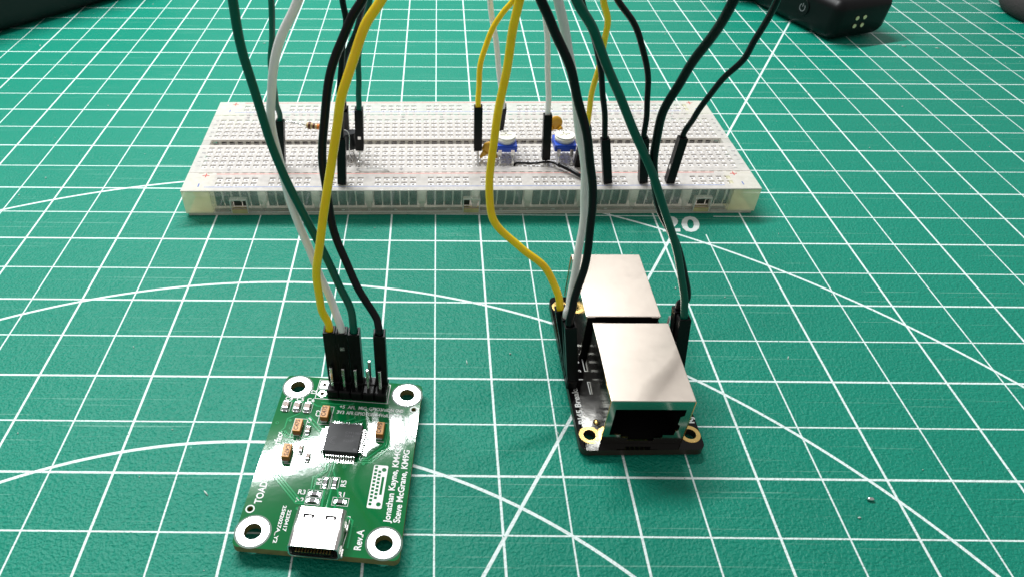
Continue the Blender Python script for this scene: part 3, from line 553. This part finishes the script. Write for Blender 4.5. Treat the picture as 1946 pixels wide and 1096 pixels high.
for x, s in zip((-.13, .07, .30, .58, .83, 1.08), ('+5', 'AFL', 'MIC', 'GPIO3', 'VolDN', 'GND')): silk(s, x, 1.285, .085, 0, .055 * len(s), bold=.002)
for x, s in zip((-.14, .06, .29, .57, .83, 1.08), ('3V3', 'AFR', 'GPIO1', 'GPIO4', 'VolUP', 'GND')): silk(s, x, 1.135, .085, 0, .052 * len(s), bold=.002)
bm = bmesh.new()
def outline(x0, x1, y0, y1, w=.014): strip(bm, [(x0, y0), (x1, y0), (x1, y1), (x0, y1), (x0, y0 - w / 2)], w, ZS)
outline(-.755, .80, 1.455, 1.985); strip(bm, [(-.755, 1.725), (-.5, 1.725)], .014, ZS)
for (x, y) in ((-.91, .64), (-.43, 1.02), (.76, .70), (-1.0, .0)): outline(x - .13, x + .13, y - .24, y + .24, .010)
for (x, y) in ((-1.31, 1.19), (-1.07, 1.20), (-.85, 1.20)): outline(x - .09, x + .09, y - .13, y + .13, .008)
for (x, y, w, h) in ((-.25, -.86, .14, .08), (-.26, -1.01, .14, .08), (.26, -.98, .15, .085), (-.10, -.60, .075, .13), (.08, -.59, .075, .13)): outline(x - w, x + w, y - h, y + h, .008)
strip(bm, [(-.40, -1.27), (-.46, -1.27), (-.46, -2.0)], .012, ZS); strip(bm, [(.46, -2.0), (.50, -1.6), (.50, -1.27), (.42, -1.27)], .012, ZS)
tag(obj('silkscreen_lines', bm, SK, pcb), kind='stuff')
# the printed 26-pin emblem: a white plate with holes left open
emb = []
for k in range(11): y = -1.0 + k * .083; emb.append([(.79, y), (.845, y), (.845, y + .055), (.79, y + .055)])
for k in range(8): y = -.86 + k * .083; emb.append([(.87, y), (.925, y), (.925, y + .055), (.87, y + .055)])
emb.append([(.955, -.76), (1.005, -.76), (1.005, -.36), (.955, -.36)]); emb.append(circle_pts(.975, -.965, .045, 16)); emb.append(circle_pts(.975, -.20, .045, 16))
slab('printed_emblem', rrect(.765, 1.045, -1.06, -.10, .03), emb, Z1 + .001, Z1 + .003, SK, pcb)
# components
def chip_pass(x, y, w, l, h, kind, rot=0, mark=None):
    c = part({'cap': 'ceramic_capacitor', 'res': 'chip_resistor', 'tan': 'tantalum_capacitor'}[kind], pcb, (x, y, Z1), rot)
    e = .22 * l
    if kind == 'tan':
        b = bmesh.new(); box(b, -w / 2, w / 2, -l / 2, l / 2, .02, h, .012, 0)
        for f in b.faces:
            if abs(f.normal.z) < .7: f.material_index = 1
        obj('case', b, [M['tant'], M['tantband']], c)
        b = bmesh.new()
        for s in (-1, 1):
            b = bmesh.new(); box(b, -w * .4, w * .4, s * (l / 2) - .03, s * (l / 2) + .03, 0, h * .35, .006); obj('terminal', b, M['solder'], c)
        text('value_mark', 'C475', (w * .17, -.8 * l / 2 if mark else .8 * l / 2, h + .0015), w * .55, M['ink_dark'], c, R(90) if mark else R(-90), l * .8, False, .003) if mark else text('value_mark', 'C475', (-w * .17, .8 * l / 2, h + .0015), w * .55, M['ink_dark'], c, R(-90), l * .8, False, .003)
    else:
        b = bmesh.new(); box(b, -w / 2 + .003, w / 2 - .003, -l / 2 + e, l / 2 - e, .004, h - .004, .004); obj('body', b, M['capbody'] if kind == 'cap' else M['resbody'], c)
        for s in (-1, 1):
            b = bmesh.new(); a0, a1 = sorted((s * l / 2, s * (l / 2 - e))); box(b, -w / 2, w / 2, a0, a1, .0, h, .008)
            a0, a1 = sorted((s * (l / 2 - .01), s * (l / 2 + .045))); box(b, -w * .52, w * .52, a0, a1, .0, h * .35, .010)
            obj('terminal', b, M['solder'], c)
    return c
for x in (-1.31, -1.07, -.85): chip_pass(x, 1.17, .12, .20, .09, 'cap')
for x, y, up in ((-.43, 1.00, 1), (-.91, .60, 1), (-.98, -.04, 0), (.77, .68, 1)): chip_pass(x, y, .16, .32, .16, 'tan', 0, up)
for x, y in ((-.70, .58), (-.74, .10), (-.56, -.07)): chip_pass(x, y, .08, .15, .08, 'cap')
for x, y, r in ((-.25, -.87, 90), (-.26, -1.02, 90), (.26, -.99, 90), (-.10, -.61, 0), (.08, -.60, 0)): chip_pass(x, y, .085, .16, .045, 'res', R(r))
ch = part('microchip', pcb, (.07, .38, Z1))
b = bmesh.new(); box(b, -.35, .35, -.35, .35, .012, .15, .012); obj('chip_body', b, M['epoxy'], ch)
b = bmesh.new()
for s in range(4):
    Mr = Matrix.Rotation(R(90 * s), 4, 'Z')
    for k in range(12):
        x = -.275 + .05 * k
        for (y0, y1, z0, z1) in ((-.40, -.345, .07, .085), (-.412, -.398, .012, .085), (-.465, -.40, .004, .018)): box(b, x - .011, x + .011, y0, y1, z0, z1, 0, 0, 2, Mr)
tag(obj('chip_pins', b, M['pin'], ch), kind='stuff')
b = bmesh.new(); cyl(b, (.275, -.275), .035, .035, .149, .1512, 20); obj('pin_one_dot', b, M['chipmark'], ch)
for s, y, l in (('CM108B', .10, .34), ('2214', .02, .18), ('KD5F', -.10, .2)):
    text('chip_mark', s, (0.02, y, .1508), .055, M['chipmark'], ch, R(180) if 0 else 0, l, False, .001)
b = bmesh.new()
for r_ in (.05, .085):
    strip(b, [(-.17 + r_ * math.cos(a), -.08 + r_ * math.sin(a)) for a in [R(d) for d in range(60, 301, 20)]], .012, .1512)
obj('maker_emblem', b, M['chipmark'], ch)
b = bmesh.new()
for s in range(4):
    Mr = Matrix.Translation((.07, .38, 0)) @ Matrix.Rotation(R(90 * s), 4, 'Z')
    for k in range(12):
        x = -.275 + .05 * k; box(b, x - .015, x + .015, -.505, -.40, Z1 + .001, Z1 + .006, 0, 0, 2, Mr)
tag(obj('chip_solder_pads', b, M['solder'], pcb), kind='stuff')
# usb-c
us = part('usb_socket', pcb, (.02, -1.74, Z1 + .01)); us.rotation_euler.x = R(-2.2)
b = bmesh.new()
prof = rrect(-.447, .447, 0, .32, .07, 5)
def loft(bm, prof, y0, y1, th=.02, mi=0, back=True):
    a = [bm.verts.new((x, y0, z)) for x, z in prof]; c = [bm.verts.new((x, y1, z)) for x, z in prof]
    cx_ = sum(p[0] for p in prof) / len(prof); cz = sum(p[1] for p in prof) / len(prof)
    ins = []
    for x, z in prof:
        d = Vector((x - cx_, z - cz)); k = 1 - th / max(abs(d.x) if abs(d.x) > abs(d.y) * 1.4 else abs(d.y), .05)
        ins.append((cx_ + (x - cx_) * (1 - th / .447), cz + (z - cz) * (1 - th / .16)))
    ia = [bm.verts.new((x, y0, z)) for x, z in ins]; ic = [bm.verts.new((x, y0 + (y1 - y0) * .8, z)) for x, z in ins]; n = len(prof)
    for k in range(n):
        k2 = (k + 1) % n
        bm.faces.new((a[k], a[k2], c[k2], c[k])).smooth = (a[k].co - a[k2].co).length < .05; bm.faces.new((a[k], a[k2], ia[k2], ia[k])); bm.faces.new((ia[k], ia[k2], ic[k2], ic[k]))
    bm.faces.new(c); bm.faces.new(ic)
loft(b, prof, -.40, .40)
for s in (-1, 1):
    for y0, y1 in ((-.37, -.20), (.14, .28)): box(b, s * .447 - .03, s * .447 + .05, y0, y1, 0, .05, .015); box(b, s * .455 - .012, s * .455 + .012, y0, y1, 0, .14, .006)
obj('usb_shell', b, M['usb'], us)
for sx in (-1, 1):
    slab('latch_slot', [(sx * .20 - .10, .17), (sx * .20 + .10, .17), (sx * .20 + .10, .25), (sx * .20 - .10, .25)], [[(sx * .2 - .055, .185), (sx * .2 + .055, .185), (sx * .2 + .055, .212), (sx * .2 - .055, .212)]], .3205, .3235, M['cavity'], us)
    slab('latch_slit', [(sx * .20 - .06, .10), (sx * .20 + .06, .10), (sx * .20 + .06, .115), (sx * .20 - .06, .115)], [], .3205, .3230, M['slotbrown'], us)
b = bmesh.new(); box(b, -.36, .36, -.42, .2, .11, .19, .02); obj('socket_tongue', b, M['cavity'], us)
b = bmesh.new()
for k in range(12): box(b, -.30 + k * .054 - .014, -.30 + k * .054 + .014, -.424, .0, .185, .1935)
tag(obj('socket_contacts', b, M['gold'], us), kind='stuff')
b = bmesh.new()
for k in range(12): box(b, -.30 + k * .054 - .013, -.30 + k * .054 + .013, .39, .47, .0, .02)
tag(obj('socket_pins', b, M['solder'], us), kind='stuff')
b = bmesh.new()
box(b, -.30, .30, -2.088, -2.051, Z1 - .05, Z1 + .012, .008); obj('plated_edge', b, M['brass'], pcb)
# header 2 x 5
hd = part('pin_header', pcb, (0, 0, Z1))
hx = [-.37 + .254 * k for k in range(5)]
b = bmesh.new()
for x in hx:
    for y in (1.596, 1.85):
        vs = box(b, x - .1265, x + .1265, y - .127, y + .127, .0, .25, .03, 0, 1)
obj('header_base', b, M['blackpl'], hd)
pb = bmesh.new(); box(pb, -.032, .032, -.032, .032, -.25, .84, .012, 0, 1); pin0 = obj('header_pin', pb, M['pin'], hd)
fi = True
for y in (1.596, 1.85):
    for x in hx:
        o = pin0 if fi else dup(pin0, hd); fi = False; o.location = (x, y, 0)
for k, x in enumerate(hx):          # solder cones under the board
    pass
b = bmesh.new()
for x in hx + [-.625]:
    for y in (1.596, 1.85): cyl(b, (x, y), .05, .09, Z0 - .1, Z0 + .0, 10)
tag(obj('solder_cones', b, M['solder'], pcb), kind='stuff')

# ------------------------------------------------------------------ black network breakout board
rj = empty('black_breakout_board', (11.82, -2.07, 0), R(1.3), 'black breakout board carrying two silver network jacks back to back', 'circuit board')
A0, A1 = .06, .22
BWD, BLN = 2.51, 4.60
hc = [(.24, .38), (2.29, .38), (.24, 4.22), (2.29, 4.22)]
slab('board', rrect(0, BWD, 0, BLN, .16), [circle_pts(x, y, .125, 24) for x, y in hc], A0, A1, [M['blackboard'], M['blackedge']], rj, side=1)
for x, y in hc: slab('mounting_ring', circle_pts(x, y, .215, 32), [circle_pts(x, y, .128, 24)], A1, A1 + .006, M['gold'], rj)
b = bmesh.new()
for x, y in ((.47, .70), (2.05, .70), (.47, 3.05), (2.10, 3.95)):
    cyl(b, (x, y), .10, .055, A1, A1 + .03, 14)
tag(obj('shield_solder', b, M['gold'], rj), kind='stuff')
def jtext(s, x, y, cap, rot, length=None, center=False, bold=.005): return text('silkscreen_text', s, (x, y, A1 + .002), cap, M['silk'], rj, rot, length, center, bold)
jtext('RJ45 Breakout', .195, .66, .125, R(90), 1.22); jtext('RJ45 Breakout', 2.47, .66, .125, R(90), 1.22)
for s, y in zip('1357S', (1.88, 2.13, 2.40, 2.66, 2.92)): jtext(s, .31, y, .11, R(90), None, True)
for s, y in zip('2468S', (1.88, 2.13, 2.40, 2.66, 2.92)): jtext(s, 2.20, y, .11, R(90), None, True)
b = bmesh.new(); strip(b, [(.455, 1.45), (.455, 1.80), (.49, 1.80)], .02, A1 + .002); strip(b, [(.50, 2.12), (.455, 2.12), (.455, 2.6)], .02, A1 + .002); strip(b, [(2.08, 1.45), (2.08, 1.80)], .02, A1 + .002)
tag(obj('silkscreen_lines', b, M['silk'], rj), kind='stuff')
b = bmesh.new()
for y in (1.70, 1.95, 2.2): strip(b, [(.2, y + .02), (.36, y + .14), (.42, y + .14)], .03, A1 + .0015)
tag(obj('copper_traces', b, M['blackboard'], rj), kind='stuff')
def jack(x, y, rz):
    j = part('network_jack', rj, (x, y, A1), rz)      # local: opening at y=0 facing -y, width 1.6, length 2.11, height 1.3
    w, l, h = 1.61, 2.13, 1.32
    op = [(.13, 1.06), (.13, .28), (.36, .28), (.36, .19), (.52, .19), (.52, .10), (1.04, .10), (1.04, .19), (1.20, .19), (1.20, .28), (1.42, .28), (1.42, .40), (1.47, .43), (1.47, .58), (1.42, .62), (1.42, .84), (1.49, .88), (1.49, 1.06)]
    rot = Matrix.Rotation(R(90), 4, 'X')
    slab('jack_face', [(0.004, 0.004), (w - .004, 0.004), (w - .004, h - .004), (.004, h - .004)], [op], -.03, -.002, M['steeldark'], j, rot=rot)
    b = bmesh.new()
    box(b, 0, w, -.008, l, h - .025, h, .012); box(b, .03, .20, l - .002, l + .012, h - .028, h - .012, .004); box(b, w - .2, w - .03, l - .002, l + .012, h - .028, h - .012, .004)
    obj('shell_top', b, M['steel'], j)
    for s in (0, 1):
        X0, X1 = (0.002, .022) if s == 0 else (w - .022, w - .002)
        b = bmesh.new(); box(b, X0, X1, .02, .72, 0, h - .03, .003)
        d = .03 if s == 0 else -.03
        box(b, X0 + d, X1 + d, .70, l - .02, 0, h - .06, .003)
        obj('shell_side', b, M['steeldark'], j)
        b = bmesh.new(); e = -.004 if s == 0 else w + .004
        tube(b, [(e, .0, h - .035), (e, .72, h - .035), (e + d, .74, h - .075), (e + d, l, h - .075)], .008, 6)
        tube(b, [(e, .0, h - .03), (e, .0, .02)], .008, 6)
        obj('brass_edge', b, M['brass'], j)
    b = bmesh.new(); box(b, .05, w - .05, l - .03, l - .004, 0.0, h - .03)
    obj('rear_cover', b, M['cavity'], j)
    b = bmesh.new()     # plastic well
    x0, x1, z0, z1, y1 = .10, w - .10, .06, 1.09, 1.3
    quad(b, [(x0, .032, z0), (x1, .032, z0), (x1, y1, z0), (x0, y1, z0)]); quad(b, [(x0, .032, z1), (x1, .032, z1), (x1, y1, z1), (x0, y1, z1)])
    quad(b, [(x0, .032, z0), (x0, y1, z0), (x0, y1, z1), (x0, .032, z1)]); quad(b, [(x1, .032, z0), (x1, y1, z0), (x1, y1, z1), (x1, .032, z1)]); quad(b, [(x0, y1, z0), (x1, y1, z0), (x1, y1, z1), (x0, y1, z1)])
    obj('plastic_well', b, M['cavity'], j)
    cb = bmesh.new(); tube(cb, [(0, 1.25, .95), (0, .45, .98), (0, .35, .88), (0, .95, .60)], .018, 6); c0 = obj('contact_wire', cb, M['gold'], j)
    for k in range(8):
        o = c0 if k == 0 else dup(c0, j); o.location = (.445 + k * .102, 0, 0)
    return j
jack(.42, .17, R(-1.0))
jk = jack(2.0, 4.60, R(180) + R(-.9))
# headers down both long sides
def header1(x, tilt, n0, n1, name):
    h = part('pin_header', rj, (x, 0, A1))
    b = bmesh.new()
    for k in range(n0, n1):
        y = 1.71 + .254 * k; box(b, -.125, .125, y - .1265, y + .1265, 0, .25, .03, 0, 1)
    obj('header_base', b, M['blackpl'], h)
    pb = bmesh.new(); tube(pb, [(0, 0, -.28), (0, 0, .12), (-tilt * .72, 0, .84)], [.033] * 3, 4); p0 = obj('header_pin', pb, M['pin'], h)
    for k in range(n0, n1):
        o = p0 if k == n0 else dup(p0, h); o.location = (0, 1.71 + .254 * k, 0)
header1(.07, .10, 0, 5, 'left'); header1(2.41, .02, 1, 6, 'right')
b = bmesh.new()
for k in range(5):
    for x in (.10, 2.38): cyl(b, (x, 1.70 + .254 * k), .02, .08, .0, A0, 10)
for x, y in ((.55, .75), (1.85, .75), (.9, 1.2), (1.5, 1.2), (.9, 3.4), (1.5, 3.4), (.55, 3.9), (1.9, 3.9)): cyl(b, (x, y), .10, .10, 0.0, A0, 14)
tag(obj('solder_tails', b, M['solder'], rj), kind='stuff')
for q in ((.45, .25), (2.1, .25), (.4, 4.3), (2.1, 4.3)):
    b = bmesh.new(); cyl(b, q, .13, .13, 0.0, A0 - .001, 18); obj('rubber_foot', b, M['white'], rj)

# ------------------------------------------------------------------ jumper wires
WLAB = {
 'Y1': ('yellow jumper wire on the leftmost header pin of the green board, rising out of view', 'yellow'),
 'W2': ('white jumper wire on the green board header, between its yellow and green neighbours', 'white'),
 'G3': ('green jumper wire rising left from the green board header, third plug in its row', 'green'),
 'K4': ('black jumper wire standing alone on the right end of the green board header', 'black'),
 'Y5': ('yellow jumper wire with an S-bend going to the rear left pin beside the network jacks', 'yellow'),
 'K6': ('long black jumper wire to the front left plug on the black breakout board', 'black'),
 'W7': ('white jumper wire hugging the black one, down to the left side of the breakout board', 'white'),
 'G8': ('green jumper wire crossing the breadboard to the right side of the breakout board', 'green'),
 'K9': ('black jumper wire curving behind the green one to the right side of the breakout board', 'black'),
 'g1': ('thin green jumper wire plugged in left of the resistor, partly behind the white wire', 'green'),
 'k1': ('black jumper wire plugged into the front power rail just in front of the transistor', 'black'),
 'k2': ('black jumper wire plugged in behind the transistor, mostly hidden by the yellow wire', 'black'),
 'g2': ('green jumper wire plugged upright right beside the transistor', 'green'),
 'y1': ('yellow jumper wire plugged upright left of the left blue trimmer', 'yellow'),
 'w1': ('greyish white jumper wire plugged in directly behind the left blue trimmer', 'white'),
 'w2': ('white jumper wire plugged upright between the two blue trimmers', 'white'),
 'y2': ('yellow jumper wire plugged in at the right side of the right blue trimmer', 'yellow'),
 'k3': ('black jumper wire plugged upright in the front rail, nearest the right trimmer', 'black'),
 'k4': ('black jumper wire plugged in the front rail, half behind the long green wire', 'black'),
 'k5': ('black jumper wire whose plug leans right, nearest the right end of the breadboard', 'black'),
}
def housing(bm_, b, t, mi=0):
    """crimp housing: square tube from b to t, open at the top"""
    b, t = Vector(b), Vector(t); z = (t - b).normalized(); L = (t - b).length
    x = Vector((1, 0, 0)); x = (x - z * x.dot(z)).normalized(); y = z.cross(x)
    def P(a, c, h): return b + x * a + y * c + z * h
    o_, i_ = .1195, .088
    def ring(r, h): return [bm_.verts.new(P(sx * r, sy * r, h)) for sx, sy in ((-1, -1), (1, -1), (1, 1), (-1, 1))]
    rs = [ring(o_ * .93, 0), ring(o_, .02), ring(o_, L - .01), ring(o_ * .94, L), ring(i_, L), ring(i_ * .95, L - .35)]
    bm_.faces.new(rs[0][::-1])
    for a, c in zip(rs, rs[1:]):
        for k in range(4): bm_.faces.new((a[k], a[(k + 1) % 4], c[(k + 1) % 4], c[k]))
    bm_.faces.new(rs[-1])
    return P, L
for n, d in WIRES.items():
    label, colr = WLAB[n]
    b, t = d['b'], d['t']; base = d['h'] or b
    w = empty('jumper_wire', base, 0, label, 'jumper wire', 'jumper wires between the boards'); inv = Matrix.Translation(-Vector(base))
    pts = spline(d['p'], 7); ph = random.random() * 9
    pts = [p + Vector((math.sin(i * .55 + ph), math.cos(i * .41 + ph * 2), math.sin(i * .33 + ph * 3))) * .011 * min(1, i / 12) for i, p in enumerate(pts)]
    bm = bmesh.new(); tube(bm, pts, .079, 12); bmesh.ops.transform(bm, matrix=inv, verts=bm.verts); obj('insulation', bm, M[colr], w)
    bm = bmesh.new(); P, L = housing(bm, b, t); bmesh.ops.transform(bm, matrix=inv, verts=bm.verts); hs = obj('plug_housing', bm, M['blackpl'], w)
    # latch window with the metal crimp showing
    side = {'g2': -1, 'k5': 0, 'W2': -1, 'y2': -1}.get(n, 1)
    bm = bmesh.new()
    hgt = .42 if d['h'] else .95
    if side == -1: q = [P(-.045, -.121, hgt), P(.045, -.121, hgt), P(.045, -.121, hgt + .1), P(-.045, -.121, hgt + .1)]
    elif side == 0: q = [P(-.121, -.07, hgt), P(-.121, .03, hgt), P(-.121, .03, hgt + .14), P(-.121, -.07, hgt + .14)]
    else: q = [P(-.045, .121, hgt), P(.045, .121, hgt), P(.045, .121, hgt + .16), P(-.045, .121, hgt + .16)]
    quad(bm, q); bmesh.ops.transform(bm, matrix=inv, verts=bm.verts); obj('latch_window', bm, M['pin'], hs)
    if d['h']:
        bm = bmesh.new(); h = Vector(d['h']); bb_ = Vector(b); dz = (Vector(t) - bb_).normalized()
        tube(bm, [bb_ + dz * .05, bb_ - dz * min(.12, .3 * (bb_ - h).length + .01), h + Vector((0, 0, .03)), h - Vector((0, 0, .3))], [.034] * 4, 6); bmesh.ops.transform(bm, matrix=inv, verts=bm.verts); obj('pin', bm, M['pin'], w)

# ------------------------------------------------------------------ parts on the breadboard
cB, sB = math.cos(BR), math.sin(BR)
def BW(u, v, z=ZT): return (BO[0] + cB * u - sB * v, BO[1] + sB * u + cB * v, z)
# resistor
r0 = empty('resistor', BW(2.667, 1.842), BR, 'beige resistor with brown and orange bands standing on long bare leads left of the transistor', 'resistor')
def rl(u, v, z): return (u - 2.667, v - 1.842, z - ZT)
bm = bmesh.new(); A_, B_ = Vector(rl(3.44, 1.96, 1.85)), Vector(rl(4.06, 1.88, 1.81))
tube(bm, spline([rl(2.667, 1.842, .6), rl(2.70, 1.86, 1.2), rl(2.79, 1.99, 1.90), rl(2.83, 2.0, 1.94), rl(2.95, 1.99, 1.95), A_], 5), .021, 6)
tube(bm, spline([B_, rl(4.4, 1.82, 1.80), rl(4.62, 1.80, 1.76), rl(4.70, 1.74, 1.66), rl(4.68, 1.65, 1.2), rl(4.70, 1.588, .6)], 5), .016, 6)
obj('lead', bm, M['pin'], r0)
bm = bmesh.new(); D = (B_ - A_)
prof = [(0, .03), (.03, .085), (.10, .105), (.24, .10), (.28, .082), (.72, .082), (.76, .10), (.90, .105), (.97, .085), (1, .03)]
tube(bm, [A_ + D * t for t, _ in prof], [r for _, r in prof], 16)
obj('resistor_body', bm, M['resbeige'], r0)
for t0, t1, m_, rr_ in ((.11, .22, 'resbrown', .1075), (.32, .42, 'resbrown', .0855), (.52, .66, 'resorange', .0855), (.78, .88, 'resorange', .1075)):
    bm = bmesh.new(); tube(bm, [A_ + D * t0, A_ + D * t1], rr_, 16); obj('colour_band', bm, M[m_], r0)
# transistor
tr = empty('transistor', BW(4.66, 1.90), BR, 'black round-backed three-legged transistor bent over its bare legs', 'transistor')
outl = [(.25 * math.cos(R(a)), .25 * math.sin(R(a))) for a in range(140, 401, 10)]
tb = slab('transistor_body', outl, [], .27, .76, M['epoxy'], tr)
tb.rotation_euler = (R(-8), 0, R(15))
for (x, u, v) in ((-.12, -.14, -.31), (0, .1, -.31), (.12, .36, -.57)):
    bm = bmesh.new(); tube(bm, spline([(x, -.02, .27), (x, -.06, .12), (u * .9, v * .9, .05), (u, v, -.02), (u, v, -.2)], 4), .022, 6); obj('leg', bm, M['pin'], tr)
# trimmers
def trimmer(u, v, lab, spin):
    t = empty('trimmer', BW(u, v), BR, lab, 'trimmer', 'blue and white trimmer potentiometers')
    bm = bmesh.new(); box(bm, -.32, .32, -.34, .32, .30, .52, .025); box(bm, -.26, .26, -.365, -.3, .33, .47, .01); obj('trimmer_body', bm, M['potblue'], t)
    outl = circle_pts(0, 0, .285, 40)
    slab('dial', outl, [[(-.05, -.12), (-.05, -.03), (-.17, -.03), (-.17, .03), (-.03, .03), (-.03, .13), (.03, .13), (.03, .03), (.17, .03), (.17, -.03), (.05, -.03), (.05, -.12)]], .52, .70, M['potwhite'], t).rotation_euler = (0, 0, spin)
    bm = bmesh.new(); cyl(bm, (0, 0), .27, .27, .52, .60, 30); cyl(bm, (0, 0), .292, .292, .53, .66, 40); obj('dial_floor', bm, M['potwhite'], t)
    text('value_mark', '103', (-.14, .16, .7015), .085, M['ink_black'], t, R(8), .24, False, .002)
    for x in (-.19, .19):
        bm = bmesh.new(); box(bm, x - .055, x + .055, -.37, -.35, .20, .40, .004); box(bm, x - .04, x + .04, -.42, -.35, .17, .20); box(bm, x - .03, x + .03, -.56, -.53, -.15, .12); tube(bm, [(x, -.40, .19), (x, -.545, .10)], .03, 6)
        obj('leg', bm, M['pin'], t)
    bm = bmesh.new(); box(bm, -.03, .03, .33, .35, -.15, .35); obj('leg', bm, M['pin'], t)
trimmer(9.34, 1.88, 'left blue trimmer with white dial, behind the long S-bent yellow wire', R(0))
trimmer(11.10, 1.90, 'right blue trimmer with white dial, beside the long black and white wires', R(20))
# ceramic disc capacitors
def disc_cap(u, v, z, lab, h, tilt, r=.21):
    c = empty('disc_capacitor', BW(u, v), BR, lab, 'capacitor', 'orange ceramic disc capacitors')
    bm = bmesh.new(); bmesh.ops.create_uvsphere(bm, u_segments=24, v_segments=14, radius=1)
    for p in bm.verts: p.co = Vector((p.co.x * r, p.co.y * .085, p.co.z * r + z))
    o = obj('capacitor_body', bm, M['disc'], c, smooth=True); o.rotation_euler = (R(tilt), 0, 0)
    for s in (-1, 1):
        bm = bmesh.new(); tube(bm, spline([(s * .10, 0, z - r * .5), (s * .2, -.01, z - r * 1.0), (s * .25, -.03, z - r * 1.35)], 4), [.09, .085, .08, .07, .06, .055, .05, .045, .035], 8); obj('dipped_leg', bm, M['disc'], c)
        bm = bmesh.new(); tube(bm, [(s * .25, -.03, z - r * 1.3), (s * .254, -.05, .0), (s * .254, -.05, -.2)], .018, 6); obj('lead', bm, M['pin'], c)
disc_cap(8.84, 1.66, .36, 'orange disc capacitor left of the left trimmer, half hidden by the yellow wire', 1, -6)
disc_cap(11.0, 2.9, .50, 'orange disc capacitor peeping out behind the right trimmer', 1, -12, .22)
# short jumper and sleeve
sj = empty('short_black_jumper', BW(9.6, 1.36), BR, 'short thin black wire lying flat between the two trimmers in front', 'wire')
bm = bmesh.new(); tube(bm, spline([(0, .0, -.15), (0.0, .0, .02), (.05, -.01, .06), (.5, -.05, .07), (.95, -.06, .12), (1.15, -.12, .12), (1.3, -.3, .10)], 6), .035, 8); obj('insulation', bm, M['black'], sj)
sl = empty('black_sleeved_lead', BW(10.86, 1.13), BR, 'glossy black sleeved wire end slanting down over the red stripe', 'wire')
bm = bmesh.new(); tube(bm, spline([(0, 0, .14), (.27, -.27, .13), (.55, -.58, .10), (.80, -.75, .04)], 6), .062, 10); obj('sleeve', bm, M['black'], sl)
bm = bmesh.new(); tube(bm, spline([(.78, -.74, .05), (.95, -.77, .0), (.98, -.77, -.2)], 4), .018, 6); tube(bm, spline([(.02, -.02, .14), (-.08, .1, .1), (-.1, .2, -.2)], 4), .018, 6); obj('lead', bm, M['pin'], sl)

# ------------------------------------------------------------------ things at the back
mic = empty('black_device', (25.45, 18.95, 0), R(20), 'black rounded device with four small gold contacts on its end', 'electronic device')
bm = bmesh.new(); box(bm, 0, 3.05, 0, 6.2, .03, 1.75, .42, 0, 5)
for v in bm.verts:
    if v.co.z < .6: k = (.6 - v.co.z) * .25; v.co.x += k if v.co.x < 1.7 else -k; v.co.y += k * .8
obj('device_body', bm, M['device'], mic, smooth=True)
cb = bmesh.new(); tube(cb, [(0, .0, 0), (0, -.02, 0)], .085, 16); c0 = obj('gold_contact', cb, M['contact'], mic)
for k, (x, z) in enumerate(((1.13, 1.0), (1.53, 1.0), (1.13, .67), (1.53, .67))):
    o = c0 if k == 0 else dup(c0, mic); o.location = (x, .0 + .0, z)
bt = bmesh.new(); tube(bt, [(.01, 1.9, .95), (-.03, 1.9, .95)], .34, 28); obj('power_button', bt, M['device'], mic)
bm = bmesh.new()
def vstrip(bm, pts, w, x):
    for a, c in zip(pts, pts[1:]):
        a, c = Vector(a), Vector(c); d = (c - a).normalized(); n = Vector((-d.y, d.x)) * w / 2
        quad(bm, [(x, *(a + n)), (x, *(c + n)), (x, *(c - n)), (x, *(a - n))])
vstrip(bm, [(1.9 + .15 * math.sin(R(a)), .95 + .15 * math.cos(R(a))) for a in range(35, 326, 15)], .03, -.033); vstrip(bm, [(1.9, .98), (1.9, 1.13)], .03, -.034)
obj('power_symbol', bm, M['lightprint'], mic)
fz = empty('fuzzy_windscreen', (24.6, 25.2, 0), R(10), 'dark grey fuzzy windscreen lying behind the black device', 'windscreen')
bm = bmesh.new(); bmesh.ops.create_icosphere(bm, subdivisions=4, radius=1)
for v in bm.verts: v.co = Vector((v.co.x * 2.3, v.co.y * 1.5, v.co.z * 1.3 + 1.25)) * (1 + .03 * random.random())
obj('windscreen_body', bm, M['fuzz'], fz, smooth=True)
rg = empty('dark_foam_ring', (37.9, 22.4, 0), 0, 'dark foam covered ring at the right edge of the photo', 'ring')
bm = bmesh.new(); n1, n2 = 40, 14; grid = []
for i in range(n1):
    a = 2 * math.pi * i / n1; row = []
    for k in range(n2):
        q = 2 * math.pi * k / n2; r_ = 2.45 + .48 * math.cos(q); row.append(bm.verts.new((r_ * math.cos(a), r_ * math.sin(a), .55 + .55 * math.sin(q))))
    grid.append(row)
for i in range(n1):
    for k in range(n2): bm.faces.new((grid[i][k], grid[(i + 1) % n1][k], grid[(i + 1) % n1][(k + 1) % n2], grid[i][(k + 1) % n2]))
obj('ring_body', bm, M['foam'], rg, smooth=True)
cs = empty('black_case', (-9.42, 19.94, 0), R(50), 'large black rounded case at the top left corner of the photo', 'case')
bm = bmesh.new(); box(bm, -3.4, 8, 0.0, 9, .02, 5.0, .7, 0, 5)
obj('case_body', bm, M['case'], cs, smooth=True)
bm = bmesh.new(); box(bm, -3.44, 8.04, -.04, 9.04, 2.5, 2.6, .03); obj('case_seam', bm, M['cavity'], cs)
